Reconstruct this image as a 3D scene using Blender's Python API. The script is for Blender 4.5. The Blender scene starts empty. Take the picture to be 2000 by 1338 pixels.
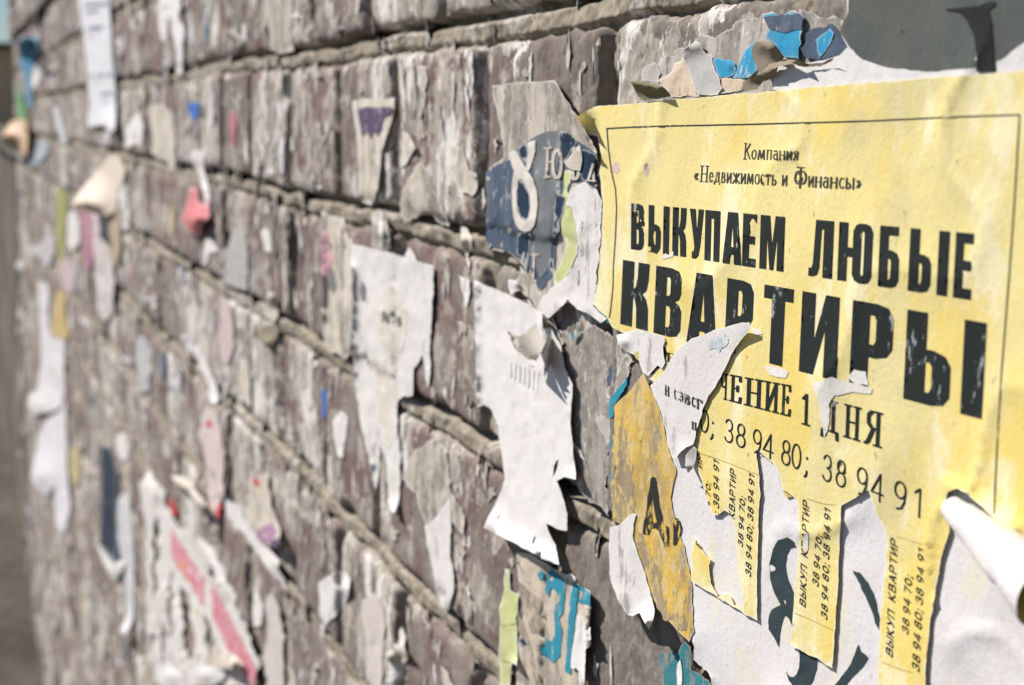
import bpy, math, random
import numpy as np
from mathutils import Vector, Matrix
from mathutils.geometry import delaunay_2d_cdt

# ------------------------------------------------------------------ camera
sc = bpy.context.scene
COL = sc.collection
F = 2780.0            # focal length in pixels of the 2000 px wide photograph (50 mm lens)
D = 0.2295            # camera to wall
CZ = 1.75             # camera height over the pavement
_vp = np.array([-115.0 - 1000, 669 - 225.0, -F]); _dh = _vp / np.linalg.norm(_vp)
_yv = 669 + (_dh[0] * (700.0 - 1000) + F * F / np.linalg.norm(_vp)) / _dh[1]
_dd = np.array([-300.0, -(_yv - 669), -F]); _dd /= np.linalg.norm(_dd)
RX = -_dh; RZ = -_dd; RY = np.cross(RZ, RX)
R = np.array([RX, RY, RZ])
cam = bpy.data.cameras.new('camera'); camo = bpy.data.objects.new('camera', cam); COL.objects.link(camo)
camo.matrix_world = Matrix(((*R[0], 0), (*R[1], -D), (*R[2], CZ), (0, 0, 0, 1)))
cam.sensor_width = 36; cam.lens = 36 * F / 2000; cam.clip_start = .01; cam.clip_end = 3000
cam.dof.use_dof = True; cam.dof.focus_distance = 0.447; cam.dof.aperture_fstop = 15.0
sc.camera = camo
# ------------------------------------------------------------------ sun and sky
S = Vector((-0.50, -0.52, 0.70)).normalized()
w = bpy.data.worlds.new('World'); sc.world = w; w.use_nodes = True
nt = w.node_tree; bg = nt.nodes['Background']; sky = nt.nodes.new('ShaderNodeTexSky')
sky.sky_type = 'NISHITA'; sky.sun_disc = False; sky.dust_density = .2; sky.ozone_density = 4
sky.sun_elevation = math.asin(S.z); sky.sun_rotation = math.atan2(S.x, S.y)
nt.links.new(sky.outputs[0], bg.inputs[0]); bg.inputs[1].default_value = 0.06
sl = bpy.data.lights.new('sun', 'SUN'); sl.energy = 5.0; sl.angle = math.radians(.5); sl.color = (1, .945, .885)
so = bpy.data.objects.new('sun', sl); COL.objects.link(so); so.rotation_euler = S.to_track_quat('Z', 'Y').to_euler()
sc.view_settings.view_transform = 'Standard'; sc.view_settings.look = 'None'
sc.view_settings.exposure = 0.27; sc.view_settings.gamma = 1
sc.cycles.use_denoising = True

# ------------------------------------------------------------------ numeric helpers
def unp(px, py, n=0.0):
    """pixel of the photograph -> (x, z) on the plane n metres in front of the wall"""
    px = np.asarray(px, float); py = np.asarray(py, float)
    c = np.stack([px - 1000, 669 - py, np.full(px.shape, -F)], -1) @ R.T
    t = (D - n) / c[..., 1]
    return c[..., 0] * t, c[..., 2] * t
def proj(x, z, n=0.0):
    w = np.array([x, D - n, z]); c = R.T @ w
    return 1000 + F * c[0] / -c[2], 669 - F * c[1] / -c[2]
def h2(i, j, s):
    v = (i.astype(np.int64) * 374761393 + j.astype(np.int64) * 668265263 + s * 1442695041) & 0x7fffffff
    v = ((v ^ (v >> 13)) * 1274126177) & 0x7fffffff
    v = v ^ (v >> 16)
    return (v & 0xffff) / 65535.0
def vnoise(x, y, s=0):
    x = np.asarray(x, float); y = np.asarray(y, float)
    i = np.floor(x); j = np.floor(y); fx = x - i; fy = y - j
    fx = fx * fx * (3 - 2 * fx); fy = fy * fy * (3 - 2 * fy)
    a = h2(i, j, s); b = h2(i + 1, j, s); c = h2(i, j + 1, s); d = h2(i + 1, j + 1, s)
    return (a + (b - a) * fx + (c - a) * fy + (a - b - c + d) * fx * fy) * 2 - 1
def fbm(x, y, s=0, o=3):
    r = 0; a = 1.0
    for k in range(o):
        r = r + a * vnoise(x * 2 ** k + 7.3 * k, y * 2 ** k + 3.1 * k, s + k); a *= .5
    return r
def sstep(a, b, v):
    t = np.clip((v - a) / (b - a), 0, 1); return t * t * (3 - 2 * t)

# ------------------------------------------------------------------ the brickwork as a height field (metres in front of the wall plane)
ZL = [z * D for z in (5.02, 4.6, 4.18, 3.75, 3.3, 2.87, 2.41, 1.97, 1.52, 1.06, .608, .196, -.232, -.657, -1.10, -1.53, -1.96, -2.39, -2.82, -3.25, -3.68, -4.11, -4.54, -4.97, -5.4, -5.83, -6.26, -6.69, -7.12, -7.55, -7.98)]
XE = float(unp(29., 225.)[0]); XR = .75
rng = random.Random(5)
ROWS = []          # per course: ascending joint x positions
_meas = {11: (287, 345, 435, 490, 563, 660, 772, 945, 1187), 10: (357, 444, 525, 610, 718, 862)}
for k in range(len(ZL) - 1):
    js = []
    if k in _meas:
        ym = 225 if k == 11 else 100
        js = [float(unp(float(p), float(ym) if k == 11 else 225 - .39 * (p + 115))[0]) for p in _meas[k]]
    x = js[-1] if js else -.35 + (.065 if k % 2 else 0) + rng.uniform(-.02, .02)
    if not js: js = [x]
    while x < XR: x += .130 + rng.uniform(-.006, .006) if rng.random() > .12 else .255; js.append(x)
    x = js[0]
    while x > XE - .3: x -= .130 + rng.uniform(-.006, .006) if rng.random() > .25 else .258; js.insert(0, x)
    ROWS.append(np.array(js))
ZLA = np.array(ZL)
def wall_h(x, z, fine=True):
    """height, mortar mask, tone of the brick"""
    zz = z + .0024 * vnoise(x * 9, z * 4, 3) + .0012 * vnoise(x * 37, z * 20, 4)
    k = np.clip(len(ZL) - 1 - np.searchsorted(ZLA[::-1], zz), 0, len(ZL) - 2)     # course below line k
    top = ZLA[k]; bot = ZLA[k + 1]
    HT = .0074
    dz = np.minimum(top - zz, zz - bot) - HT
    dxm = np.full(x.shape, 1.0); bid = np.zeros(x.shape)
    for kk in np.unique(k):
        m = k == kk; js = ROWS[kk]
        xx = x[m] + .002 * vnoise(z[m] * 30, x[m] * 3, 9)
        i = np.clip(np.searchsorted(js, xx), 1, len(js) - 1)
        dxm[m] = np.minimum(xx - js[i - 1], js[i] - xx) - .0058
        bid[m] = i
    rough = .0011 * fbm(x * 110, z * 110, 21, 3)
    bd = np.minimum(dxm, dz) + rough
    c = .0048
    q = np.where((dxm < c) & (dz < c), c - np.hypot(np.clip(c - dxm, 0, None), np.clip(c - dz, 0, None)) + rough, bd)
    tone = h2(k.astype(float), bid, 77); off = h2(k.astype(float), bid, 78) - .5
    tlt = (h2(k.astype(float), bid, 79) - .5)
    brick = off * .0046 + tlt * .03 * (dz - .04) + .0004 * fbm(x * 24, z * 24, 31, 2) - .0003 * sstep(.5, .9, fbm(x * 75, z * 75, 33, 3))
    brick = brick - .0024 * np.exp(-np.clip(q, 0, None) / .0022)
    brick = brick + np.where(k <= 8, .011, 0)
    chip = sstep(.45, .85, vnoise(x * 42, z * 42, 41)) * sstep(.010, .0, q) * .004
    brick = brick - chip
    # bed mortar: gap under the upper brick, rounded ledge below
    t = np.where(top - zz < zz - bot, (top - zz), -(zz - bot)) / HT        # -1..1 around a line; >0 just under it
    up = np.where(t > 0, -t, -t)                                           # +: above the line
    mort = -.0022 - .0095 * sstep(.25, .72, up) - .004 * sstep(-.6, -1.0, up) + .0022 * fbm(x * 45, z * 60, 51, 3)
    mv = -.0050 + .0022 * fbm(x * 60, z * 40, 61, 3)
    mort = np.where(dz > 0, mv, mort)
    mk = 1 - sstep(-.0008, .0018, q)
    H = brick * (1 - mk) + mort * mk
    if fine:
        H = H + .00022 * fbm(x * 420, z * 300, 71, 3) + .0001 * vnoise(x * 240, z * 70, 73) + (.0005 * mk) * fbm(x * 300, z * 300, 75, 2)
    return H, mk, tone

# ------------------------------------------------------------------ node helpers
class N:
    def __init__(s, name):
        s.m = bpy.data.materials.new(name); s.m.use_nodes = True; s.t = s.m.node_tree
        s.b = s.t.nodes['Principled BSDF']; s.out = s.t.nodes['Material Output']
        s.pos = s.t.nodes.new('ShaderNodeNewGeometry').outputs['Position']
    def n(s, typ, **kw):
        o = s.t.nodes.new(typ)
        for k, v in kw.items(): setattr(o, k, v)
        return o
    def link(s, a, b): s.t.links.new(a, b)
    def noise(s, scale, detail=4, rough=.55, stretch=(1, 1, 1), off=(0, 0, 0), dist=0):
        mp = s.n('ShaderNodeMapping'); mp.inputs['Scale'].default_value = stretch; mp.inputs['Location'].default_value = off
        s.link(s.pos, mp.inputs[0]); o = s.n('ShaderNodeTexNoise'); s.link(mp.outputs[0], o.inputs[0])
        o.inputs['Scale'].default_value = scale; o.inputs['Detail'].default_value = detail; o.inputs['Roughness'].default_value = rough
        o.inputs['Distortion'].default_value = dist
        return o.outputs[0]
    def ramp(s, src, a, b):
        o = s.n('ShaderNodeMapRange'); o.interpolation_type = 'SMOOTHSTEP'; o.inputs[1].default_value = a; o.inputs[2].default_value = b
        s.link(src, o.inputs[0]); return o.outputs[0]
    def math(s, op, a, b):
        o = s.n('ShaderNodeMath', operation=op)
        for i, v in enumerate((a, b)):
            if isinstance(v, (int, float)): o.inputs[i].default_value = v
            else: s.link(v, o.inputs[i])
        return o.outputs[0]
    def mix(s, f, a, b):
        o = s.n('ShaderNodeMix', data_type='RGBA')
        for sock, v in ((o.inputs[0], f), (o.inputs[6], a), (o.inputs[7], b)):
            if isinstance(v, (int, float)): sock.default_value = v
            elif isinstance(v, tuple): sock.default_value = (*v, 1)
            else: s.link(v, sock)
        return o.outputs[2]
    def attr(s, nm):
        o = s.n('ShaderNodeAttribute'); o.attribute_name = nm; return o.outputs['Fac']
    def finish(s, col, rough=.85, bump=None, dist=.0005, spec=.25):
        if isinstance(col, tuple): s.b.inputs['Base Color'].default_value = (*col, 1)
        else: s.link(col, s.b.inputs['Base Color'])
        s.b.inputs['Roughness'].default_value = rough; s.b.inputs['Specular IOR Level'].default_value = spec
        if bump is not None:
            o = s.n('ShaderNodeBump'); o.inputs['Strength'].default_value = .8; o.inputs['Distance'].default_value = dist
            s.link(bump, o.inputs['Height']); s.link(o.outputs[0], s.b.inputs['Normal'])
        return s.m

def srgb(r, g, b):
    f = lambda c: ((c / 255 + .055) / 1.055) ** 2.4 if c > 10 else c / 255 / 12.92
    return (f(r), f(g), f(b))

def brick_material():
    s = N('weathered_brick')
    mk = s.attr('mortar'); tone = s.attr('tone')
    big = s.noise(9, 3, .6, (1, 1, .6)); mid = s.noise(50, 6, .7, (.7, 1, .9), (3, 1, 2)); fine = s.noise(420, 4, .7, (1, 1, .8))
    streak = s.noise(45, 5, .62, (.8, 1, .5), (1, 5, 2), .3); streak2 = s.noise(150, 4, .6, (1, 1, .10), (7, 2, 4), .4)
    cr = s.n('ShaderNodeValToRGB'); e = cr.color_ramp.elements
    e[0].position = 0; e[0].color = (.145, .085, .082, 1); e[1].position = 1; e[1].color = (.19, .140, .134, 1)
    q = e.new(.35); q.color = (.185, .100, .098, 1); q = e.new(.7); q.color = (.16, .110, .102, 1)
    s.link(tone, cr.inputs[0])
    col = s.mix(s.ramp(fine, .35, .7), cr.outputs[0], s.mix(.4, cr.outputs[0], (.33, .27, .245)))
    # grey paste left over the face
    glue = s.ramp(s.math('ADD', s.math('MULTIPLY', streak, .5), s.math('MULTIPLY', mid, .5)), .43, .57)
    glue = s.math('MULTIPLY', glue, s.ramp(big, .15, .5))
    glc = s.mix(s.ramp(mid, .3, .7), (.18, .155, .135), (.315, .28, .245))
    col = s.mix(s.math('MULTIPLY', glue, .93), col, glc)
    # torn paper that stays stuck: ragged remnants and streaks, fewer towards the near end of the wall
    sx = s.n('ShaderNodeSeparateXYZ'); s.link(s.pos, sx.inputs[0])
    far = s.n('ShaderNodeMapRange'); far.inputs[1].default_value = -.40; far.inputs[2].default_value = -.62; far.inputs[3].default_value = -.055; far.inputs[4].default_value = .004
    s.link(sx.outputs[0], far.inputs[0])
    cov = s.math('ADD', s.math('MULTIPLY', s.math('SUBTRACT', s.noise(11, 4, .6, (1, 1, .7), (2, 7, 1)), .5), .42), s.math('ADD', far.outputs[0], s.math('MULTIPLY', s.math('SUBTRACT', s.math('FRACT', s.math('MULTIPLY', tone, 7.31), 0), .5), .10)))
    v = s.math('ADD', s.math('MULTIPLY', s.noise(26, 8, .70, (.7, 1, 1), (5, 5, 9)), .5), s.math('MULTIPLY', s.noise(70, 7, .70, (.8, 1, .6), (7, 2, 4), .4), .5))
    v = s.math('ADD', v, cov); rem = s.ramp(v, .510, .528)
    v2 = s.math('ADD', s.math('MULTIPLY', s.noise(38, 8, .72, (1, 1, .6), (1, 8, 3)), .5), s.math('MULTIPLY', s.noise(130, 6, .7, (1, 1, .26), (4, 2, 9), .4), .5))
    v2 = s.math('ADD', v2, s.math('MULTIPLY', cov, .9)); rem2 = s.ramp(v2, .566, .578)
    fc = s.mix(s.ramp(s.noise(130, 5, .65, (1, 1, .5)), .35, .68), (.33, .29, .245), (.54, .49, .43))
    fc2 = s.mix(s.ramp(fine, .3, .7), (.66, .62, .575), (.77, .74, .71))
    near = s.n('ShaderNodeMapRange'); near.inputs[1].default_value = -.66; near.inputs[2].default_value = -.47; s.link(sx.outputs[0], near.inputs[0])
    cem = s.mix(s.ramp(s.noise(95, 7, .72, (1, 1, .8)), .36, .66), (.145, .127, .107), (.29, .262, .228))
    col = s.mix(s.math('MULTIPLY', near.outputs[0], s.math('ADD', .62, s.math('MULTIPLY', s.ramp(s.noise(30, 5, .65), .4, .6), .33))), col, cem)
    col = s.mix(s.math('MULTIPLY', rem, .92), col, fc); col = s.mix(rem2, col, fc2); fib = rem2
    mc = s.mix(s.ramp(s.noise(160, 5, .7), .3, .7), (.195, .165, .125), (.40, .35, .28))
    mc = s.mix(s.math('MULTIPLY', fib, .45), mc, fc2)
    mc = s.mix(.0, mc, mc)
    col = s.mix(mk, col, mc)
    spk = s.ramp(s.noise(750, 3, .6), .60, .72)
    col = s.mix(s.math('MULTIPLY', spk, .55), col, (.055, .047, .04))
    dirt = s.ramp(s.noise(120, 5, .7, (1, 1, .6), (9, 9, 9)), .56, .72)
    col = s.mix(s.math('MULTIPLY', dirt, .45), col, (.10, .085, .07))
    bmp = s.math('ADD', s.math('MULTIPLY', s.noise(900, 5, .7), .55), s.math('ADD', s.math('MULTIPLY', s.noise(230, 5, .7), .7), s.math('MULTIPLY', s.math('ADD', rem, rem2), .16)))
    return s.finish(col, .95, bmp, .00032, .15)

_pm = {}
def paper(name, base, dirt=.35, stain=(.42, .36, .28), edge=None, scale=1.0, rough=.8, wear=0, wearcol=(.62, .59, .55), streaky=.5, grime=0, mott=None):
    """matt printed or bare paper; stains, a pale torn rim (vertex attribute 'edge' = distance from the tear), worn-off print"""
    if name in _pm: return _pm[name]
    s = N(name)
    o = (sum(map(ord, name)) % 17 * .37, .2, sum(map(ord, name)) % 13 * .21)
    a = s.noise(45 * scale, 5, .6, (1, 1, streaky), o); b = s.noise(14 * scale, 4, .6, (1, 1, .8), o); c = s.noise(700, 3, .6)
    col = s.mix(s.ramp(c, .3, .75), base, tuple(v * .93 for v in base))
    col = s.mix(s.math('MULTIPLY', s.ramp(a, .5, .74), dirt), col, stain)
    col = s.mix(s.math('MULTIPLY', s.ramp(b, .48, .75), dirt * .7), col, tuple((x + y) / 2 for x, y in zip(base, stain)))
    spk = s.ramp(s.noise(330, 2, .5, (1, 1, .7), o), .70, .75)
    col = s.mix(s.math('MULTIPLY', spk, min(1, dirt * 1.3)), col, tuple(v * .4 for v in stain))
    if mott:
        m1 = s.noise(26 * scale, 6, .68, (1, 1, .75), (o[0] + 3, 1, o[2])); m2 = s.noise(60 * scale, 5, .65, (1, 1, .5), (o[0], 4, o[2] + 2))
        col = s.mix(s.math('MULTIPLY', s.ramp(m1, .47, .60), .85), col, mott[0])
        col = s.mix(s.math('MULTIPLY', s.ramp(m2, .52, .62), .8), col, mott[1])
        col = s.mix(s.math('MULTIPLY', s.ramp(s.noise(17 * scale, 5, .6, (1, 1, 1), (o[0] + 9, 2, o[2])), .54, .68), .65), col, mott[2])
    if grime:
        g = s.math('ADD', s.math('MULTIPLY', s.noise(95, 5, .65, (1, 1, .16), o, .3), .55), s.math('MULTIPLY', s.noise(55, 5, .7, (1, 1, .6), (o[2], 3, o[0])), .45))
        gc = s.mix(s.ramp(s.noise(170, 4, .7), .35, .65), (.20, .175, .15), (.36, .33, .29))
        col = s.mix(s.math('MULTIPLY', s.ramp(g, .575 - .16 * grime, .62 - .14 * grime), min(1, .62 + .4 * grime)), col, gc)
    if wear:
        wv = s.ramp(s.math('ADD', s.math('MULTIPLY', s.noise(130, 6, .7, (1, 1, .55), o), .6), s.math('MULTIPLY', s.noise(420, 4, .7, (1, 1, .5), o), .4)), .62 - .13 * wear, .66 - .12 * wear)
        col = s.mix(wv, col, wearcol)
    if edge:
        ed = s.attr('edge'); nn = s.noise(260, 4, .6)
        k = s.math('MULTIPLY', s.ramp(s.math('ADD', ed, s.math('MULTIPLY', nn, -1.9)), -.45, -.85), .85)
        col = s.mix(k, col, edge)
    bmp = s.math('ADD', s.math('MULTIPLY', c, .2), s.math('MULTIPLY', s.noise(120 * scale, 4, .55, (1, 1, .6), o), .6))
    _pm[name] = s.finish(col, rough, bmp, .0009, .2)
    return _pm[name]

# ------------------------------------------------------------------ objects
def tag(o, label=None, cat=None, group=None, kind=None):
    if label: o['label'] = label
    if cat: o['category'] = cat
    if group: o['group'] = group
    if kind: o['kind'] = kind
    return o
def mesh_obj(name, V, Fc, mat, parent=None, smooth=True, attrs=None, mats=None, fmat=None):
    """V: world-space points; the object's origin is put at their middle"""
    V = np.asarray(V, float)
    org = np.array([0, 0, 0.0]) if parent is not None and False else (V.min(0) + V.max(0)) / 2
    me = bpy.data.meshes.new(name)
    pl = np.zeros(3) if parent is None else np.array(parent['_o'][:])
    me.from_pydata((V - org).tolist(), [], Fc)
    for m in (mats or [mat]): me.materials.append(m)
    if fmat is not None: me.polygons.foreach_set('material_index', fmat)
    if smooth: me.polygons.foreach_set('use_smooth', [True] * len(me.polygons))
    for k, v in (attrs or {}).items():
        at = me.attributes.new(k, 'FLOAT', 'POINT'); at.data.foreach_set('value', np.asarray(v, np.float32))
    me.update()
    o = bpy.data.objects.new(name, me); COL.objects.link(o)
    o['_o'] = org.tolist()
    o.location = org - pl
    if parent: o.parent = parent
    return o

def inside(P, poly):
    x, y = P[:, 0], P[:, 1]; r = np.zeros(len(P), bool); n = len(poly)
    for i in range(n):
        x0, y0 = poly[i]; x1, y1 = poly[i - 1]
        if y0 == y1: continue
        r ^= ((y0 > y) != (y1 > y)) & (x < (x1 - x0) * (y - y0) / (y1 - y0) + x0)
    return r
def segdist(P, poly):
    A = np.array(poly); B = np.roll(A, -1, 0); d = np.full(len(P), 1e9)
    for a, b in zip(A, B):
        ab = b - a; L = (ab ** 2).sum() + 1e-12
        t = np.clip(((P - a) @ ab) / L, 0, 1); d = np.minimum(d, np.hypot(*(P - a - t[:, None] * ab).T))
    return d
def densify(poly, step, jag, seed=0, closed=True):
    out = []; n = len(poly)
    for i in range(n if closed else n - 1):
        a = np.array(poly[i], float); b = np.array(poly[(i + 1) % n], float)
        m = max(1, int(np.hypot(*(b - a)) / step))
        for j in range(m): out.append(a + (b - a) * j / m)
    if not closed: out.append(np.array(poly[-1], float))
    out = np.array(out)
    if jag:
        x, y = out[:, 0], out[:, 1]
        out = out + jag * np.stack([fbm(x / 14, y / 14, 11 + seed, 3), fbm(x / 14, y / 14, 91 + seed, 3)], 1)
    return out
def fill(groups, step, grid=True, seed=0):
    """groups: lists of outlines (even-odd inside a group, union between groups) -> points, triangles in pixel space"""
    vs = []; es = []
    for g in groups:
        for p in g:
            b = len(vs); vs += [tuple(q) for q in p]; es += [(b + i, b + (i + 1) % len(p)) for i in range(len(p))]
    nb = len(vs)
    if grid:
        A = np.array(vs); lo, hi = A.min(0), A.max(0)
        gx, gy = np.meshgrid(np.arange(lo[0] + step / 2, hi[0], step), np.arange(lo[1] + step / 2, hi[1], step * .9))
        P = np.stack([gx.ravel(), gy.ravel()], 1)
        if len(P):
            r = np.random.RandomState(seed); P = P + r.uniform(-.22, .22, P.shape) * step
            ins = np.zeros(len(P), bool); dd = np.full(len(P), 1e9)
            for g in groups:
                e = np.zeros(len(P), bool)
                for p in g: e ^= inside(P, p); dd = np.minimum(dd, segdist(P, p))
                ins |= e
            vs += [tuple(q) for q in P[ins & (dd > step * .35)]]
    ov, oe, of, *_ = delaunay_2d_cdt([Vector(v) for v in vs], es, [], 0, 1e-4)
    P = np.array([tuple(v) for v in ov]); T = np.array([tuple(f) for f in of if len(f) == 3])
    C = P[T].mean(1); ins = np.zeros(len(T), bool)
    for g in groups:
        e = np.zeros(len(T), bool)
        for p in g: e ^= inside(C, p)
        ins |= e
    T = T[ins]
    used = np.unique(T); rm = np.full(len(P), -1); rm[used] = np.arange(len(used))
    return P[used], rm[T]

def crinkle(x, z):      # fine folds of paper that was wetted and dried on the bricks
    r = 1 - np.abs(fbm(x * 55 + .6 * vnoise(x * 30, z * 30, 5), z * 34, 231, 2)); q = 1 - np.abs(fbm(x * 120, z * 75, 241, 2))
    return .0006 * np.clip(r, 0, 1) ** 3 + .0003 * np.clip(q, 0, 1) ** 3
def wrinkle(x, z):      # the pasted posters' own unevenness, shared by every layer
    c = np.clip(1 - np.abs(1.3 * vnoise(x * 17 + .5 * vnoise(x * 40, z * 40, 5), z * 9, 221)), 0, 1) ** 6
    return .0008 * fbm(x * 26, z * 20, 201, 2) + .00016 * vnoise(x * 95, z * 60, 207) + .0010 * c
def heights(P, plane, stick, lifts):
    """n for pixel points P. stick: follow the bricks (mm above them); plane: lowest level in mm"""
    x, z = unp(P[:, 0], P[:, 1], max(plane, 0) / 1000)
    if stick is not None:
        Hs = wall_h(x, z, False)[0]; n = np.maximum(Hs, plane / 1000) + stick * .6 / 1000 + crinkle(x, z)
    else:
        n = plane / 1000 + wrinkle(x, z)
    for lf in lifts or ():
        if len(lf) == 4: a = b = np.array(lf[:2], float); rad, hh = lf[2:]
        else: a = np.array(lf[:2], float); b = np.array(lf[2:4], float); rad, hh = lf[4:6]
        ab = b - a; t = np.clip(((P - a) @ ab) / ((ab ** 2).sum() + 1e-9), 0, 1)
        d = np.hypot(*(P - a - t[:, None] * ab).T)
        n = n + hh / 1000 * np.clip(1 - d / rad, 0, 1) ** 2
    return n
def place(P, n):
    x, z = unp(P[:, 0], P[:, 1], 0.0)
    k = (D - n) / D
    return np.stack([x * k, -n, CZ + z * k], 1)
OUTLINES = []
def sheet(name, groups, mat, plane=-1.5, stick=1.0, lifts=None, jag=2.2, step=9, label=None, cat=None, group=None, parent=None, seed=0, add=0.0, grid=True):
    """a piece of paper on the wall, outlined in photograph pixels and unprojected on to the wall"""
    if not isinstance(groups[0], list): groups = [[groups]] if isinstance(groups, list) else groups
    gs = [[densify(p, min(step, 6) if jag else step, jag, seed) for p in g] for g in groups]
    P, T = fill(gs, step, grid, seed)
    n = heights(P, plane, stick, lifts) + add / 1000
    ed = np.full(len(P), 1e9)
    for g in gs:
        for p in g: ed = np.minimum(ed, segdist(P, p))
    o = mesh_obj(name, place(P, n), [tuple(int(i) for i in t[::-1]) for t in T], mat, parent, attrs={'edge': ed / 6.0})
    if label: tag(o, label, cat, group); OUTLINES.extend(np.array(p) for g in gs for p in g[:1])
    return o

# ================================================================== SETTING
def flat_mat(name, c, rough=.9, sc_=3.0, var=.25):
    s = N(name); a = s.noise(sc_, 5, .6); b = s.noise(sc_ * 14, 4, .6)
    f = s.math('ADD', s.math('MULTIPLY', a, .6), s.math('MULTIPLY', b, .4))
    return s.finish(s.mix(s.ramp(f, .3, .7), tuple(v * (1 - var) for v in c), tuple(v * (1 + var) for v in c)), rough, b, .004)
def box(x0, x1, y0, y1, z0, z1):
    v = [(x, y, z) for x in (x0, x1) for y in (y0, y1) for z in (z0, z1)]
    return v, [(0, 1, 3, 2), (4, 6, 7, 5), (0, 4, 5, 1), (2, 3, 7, 6), (0, 2, 6, 4), (1, 5, 7, 3)]
def boxes(name, L, mat, parent=None):
    V = []; Fc = []
    for b in L:
        v, f = box(*b); k = len(V); V += v; Fc += [tuple(i + k for i in q) for q in f]
    return mesh_obj(name, V, Fc, mat, parent, smooth=False)

g = mesh_obj('pavement', [(-900, -900, 0), (900, -900, 0), (900, 900, 0), (-900, 900, 0)], [(0, 1, 2, 3)], flat_mat('asphalt', (.095, .08, .065), .9, 1.1, .6))
tag(g, kind='structure')

def brick_wall():
    M = brick_material()
    xA = float(unp(985., 225.)[0]); xB = float(unp(430., 225.)[0]); xF = float(unp(2080., 225.)[0])
    def rng_(a, b, s): return np.linspace(a, b, max(2, int((b - a) / s) + 1))
    secs = [
        (np.concatenate([rng_(xA, xF, .0007), rng_(xF + .004, XR, .006)]),
         np.concatenate([rng_(-CZ, -.27, .014), rng_(-.266, .068, .0007), rng_(.07, 1.15, .014)])),
        (rng_(xB, xA, .0016), np.concatenate([rng_(-CZ, -.53, .014), rng_(-.526, .135, .0012), rng_(.14, 1.15, .014)])),
        (rng_(XE, xB, .0065), np.concatenate([rng_(-CZ, .37, .0036), rng_(.38, 1.15, .012)]))]
    V = []; Q = []; MK = []; TN = []; base = 0
    for xs, zs in secs:
        X, Z = np.meshgrid(xs, zs); Hh, mk, tn = wall_h(X.ravel(), Z.ravel())
        V.append(np.stack([X.ravel(), -Hh, Z.ravel() + CZ], 1)); MK.append(mk); TN.append(tn)
        i = np.arange(len(zs) - 1)[:, None] * len(xs) + np.arange(len(xs) - 1)[None]
        q = np.stack([i, i + 1, i + 1 + len(xs), i + len(xs)], -1).reshape(-1, 4) + base
        Q.append(q); base += X.size
    # the body behind the face: end, top and back
    bx = [(XE, .012, 0), (XR, .012, 0), (XE, .4, 0), (XR, .4, 0), (XE, .012, CZ + 1.15), (XR, .012, CZ + 1.15), (XE, .4, CZ + 1.15), (XR, .4, CZ + 1.15),
          (XE, -.0005, 0), (XE, -.0005, CZ + 1.15), (XR, -.0005, 0), (XR, -.0005, CZ + 1.15)]
    V.append(np.array(bx)); MK.append(np.zeros(12)); TN.append(np.full(12, .5))
    Q.append(np.array([(8, 2, 6, 9), (10, 11, 7, 3), (2, 3, 7, 6), (9, 6, 7, 11)]) + base)
    V = np.concatenate(V); Q = np.concatenate(Q)
    me = bpy.data.meshes.new('brick_wall'); org = np.array([(XE + XR) / 2, 0, 0])
    V = V - org
    me.vertices.add(len(V)); me.vertices.foreach_set('co', V.astype(np.float32).ravel())
    me.loops.add(Q.size); me.loops.foreach_set('vertex_index', Q.astype(np.int32).ravel())
    me.polygons.add(len(Q)); me.polygons.foreach_set('loop_start', np.arange(0, Q.size, 4, dtype=np.int32))
    me.polygons.foreach_set('use_smooth', [True] * len(Q))
    me.update(calc_edges=True)
    for k, v in (('mortar', MK), ('tone', TN)):
        at = me.attributes.new(k, 'FLOAT', 'POINT'); at.data.foreach_set('value', np.concatenate(v).astype(np.float32))
    me.materials.append(M)
    o = bpy.data.objects.new('brick_wall', me); COL.objects.link(o); o.location = org
    tag(o, 'long weathered brick wall covered with torn paper notices', 'wall')
brick_wall()

# beyond the end of the wall: a lower rendered wall, a building and open sky
def lowtop(px, py): return float(unp(px, py)[1]) + CZ
zt = 1.66
o = boxes('low_wall', [(-40, XE - .06, .03, .33, 0, zt - .05), (-40, XE - .05, .0, .36, zt - .05, zt)], flat_mat('render_grey', (.135, .115, .095), .95, 2.2, .9))
tag(o, 'low grey wall running on past the end of the brick wall', 'wall')
_r = unp(15., 95.); BH = CZ + float(_r[1]) / float(-_r[0]) * 34
bd = mesh_obj('building', *box(-46.0, -34.0, .75, 12.0, 0, BH), flat_mat('tan_render', (.80, .56, .33), .9, .7, .12), smooth=False)
tag(bd, 'tan rendered building far beyond the end of the wall', 'building')
boxes('roof', [(-46.3, -33.7, .5, 12.3, BH + .001, BH + .12)], flat_mat('roof_dark', (.10, .09, .09), .8), bd)
dk = flat_mat('window_glass', (.03, .035, .05), .25)
for yy in (1.6, 4.2, 6.8):
    wn = boxes('window', [(-34.05, -33.94, yy, yy + 1.4, 1.5, 2.25)], dk, bd)
    boxes('frame', [(-34.0, -33.9, yy - .08, yy, 1.42, 2.33), (-34.0, -33.9, yy + 1.4, yy + 1.48, 1.42, 2.33), (-34.0, -33.9, yy, yy + 1.4, 2.25, 2.33), (-34.0, -33.9, yy, yy + 1.4, 1.42, 1.5)], flat_mat('frame_paint', (.5, .48, .44)), wn)

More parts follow.
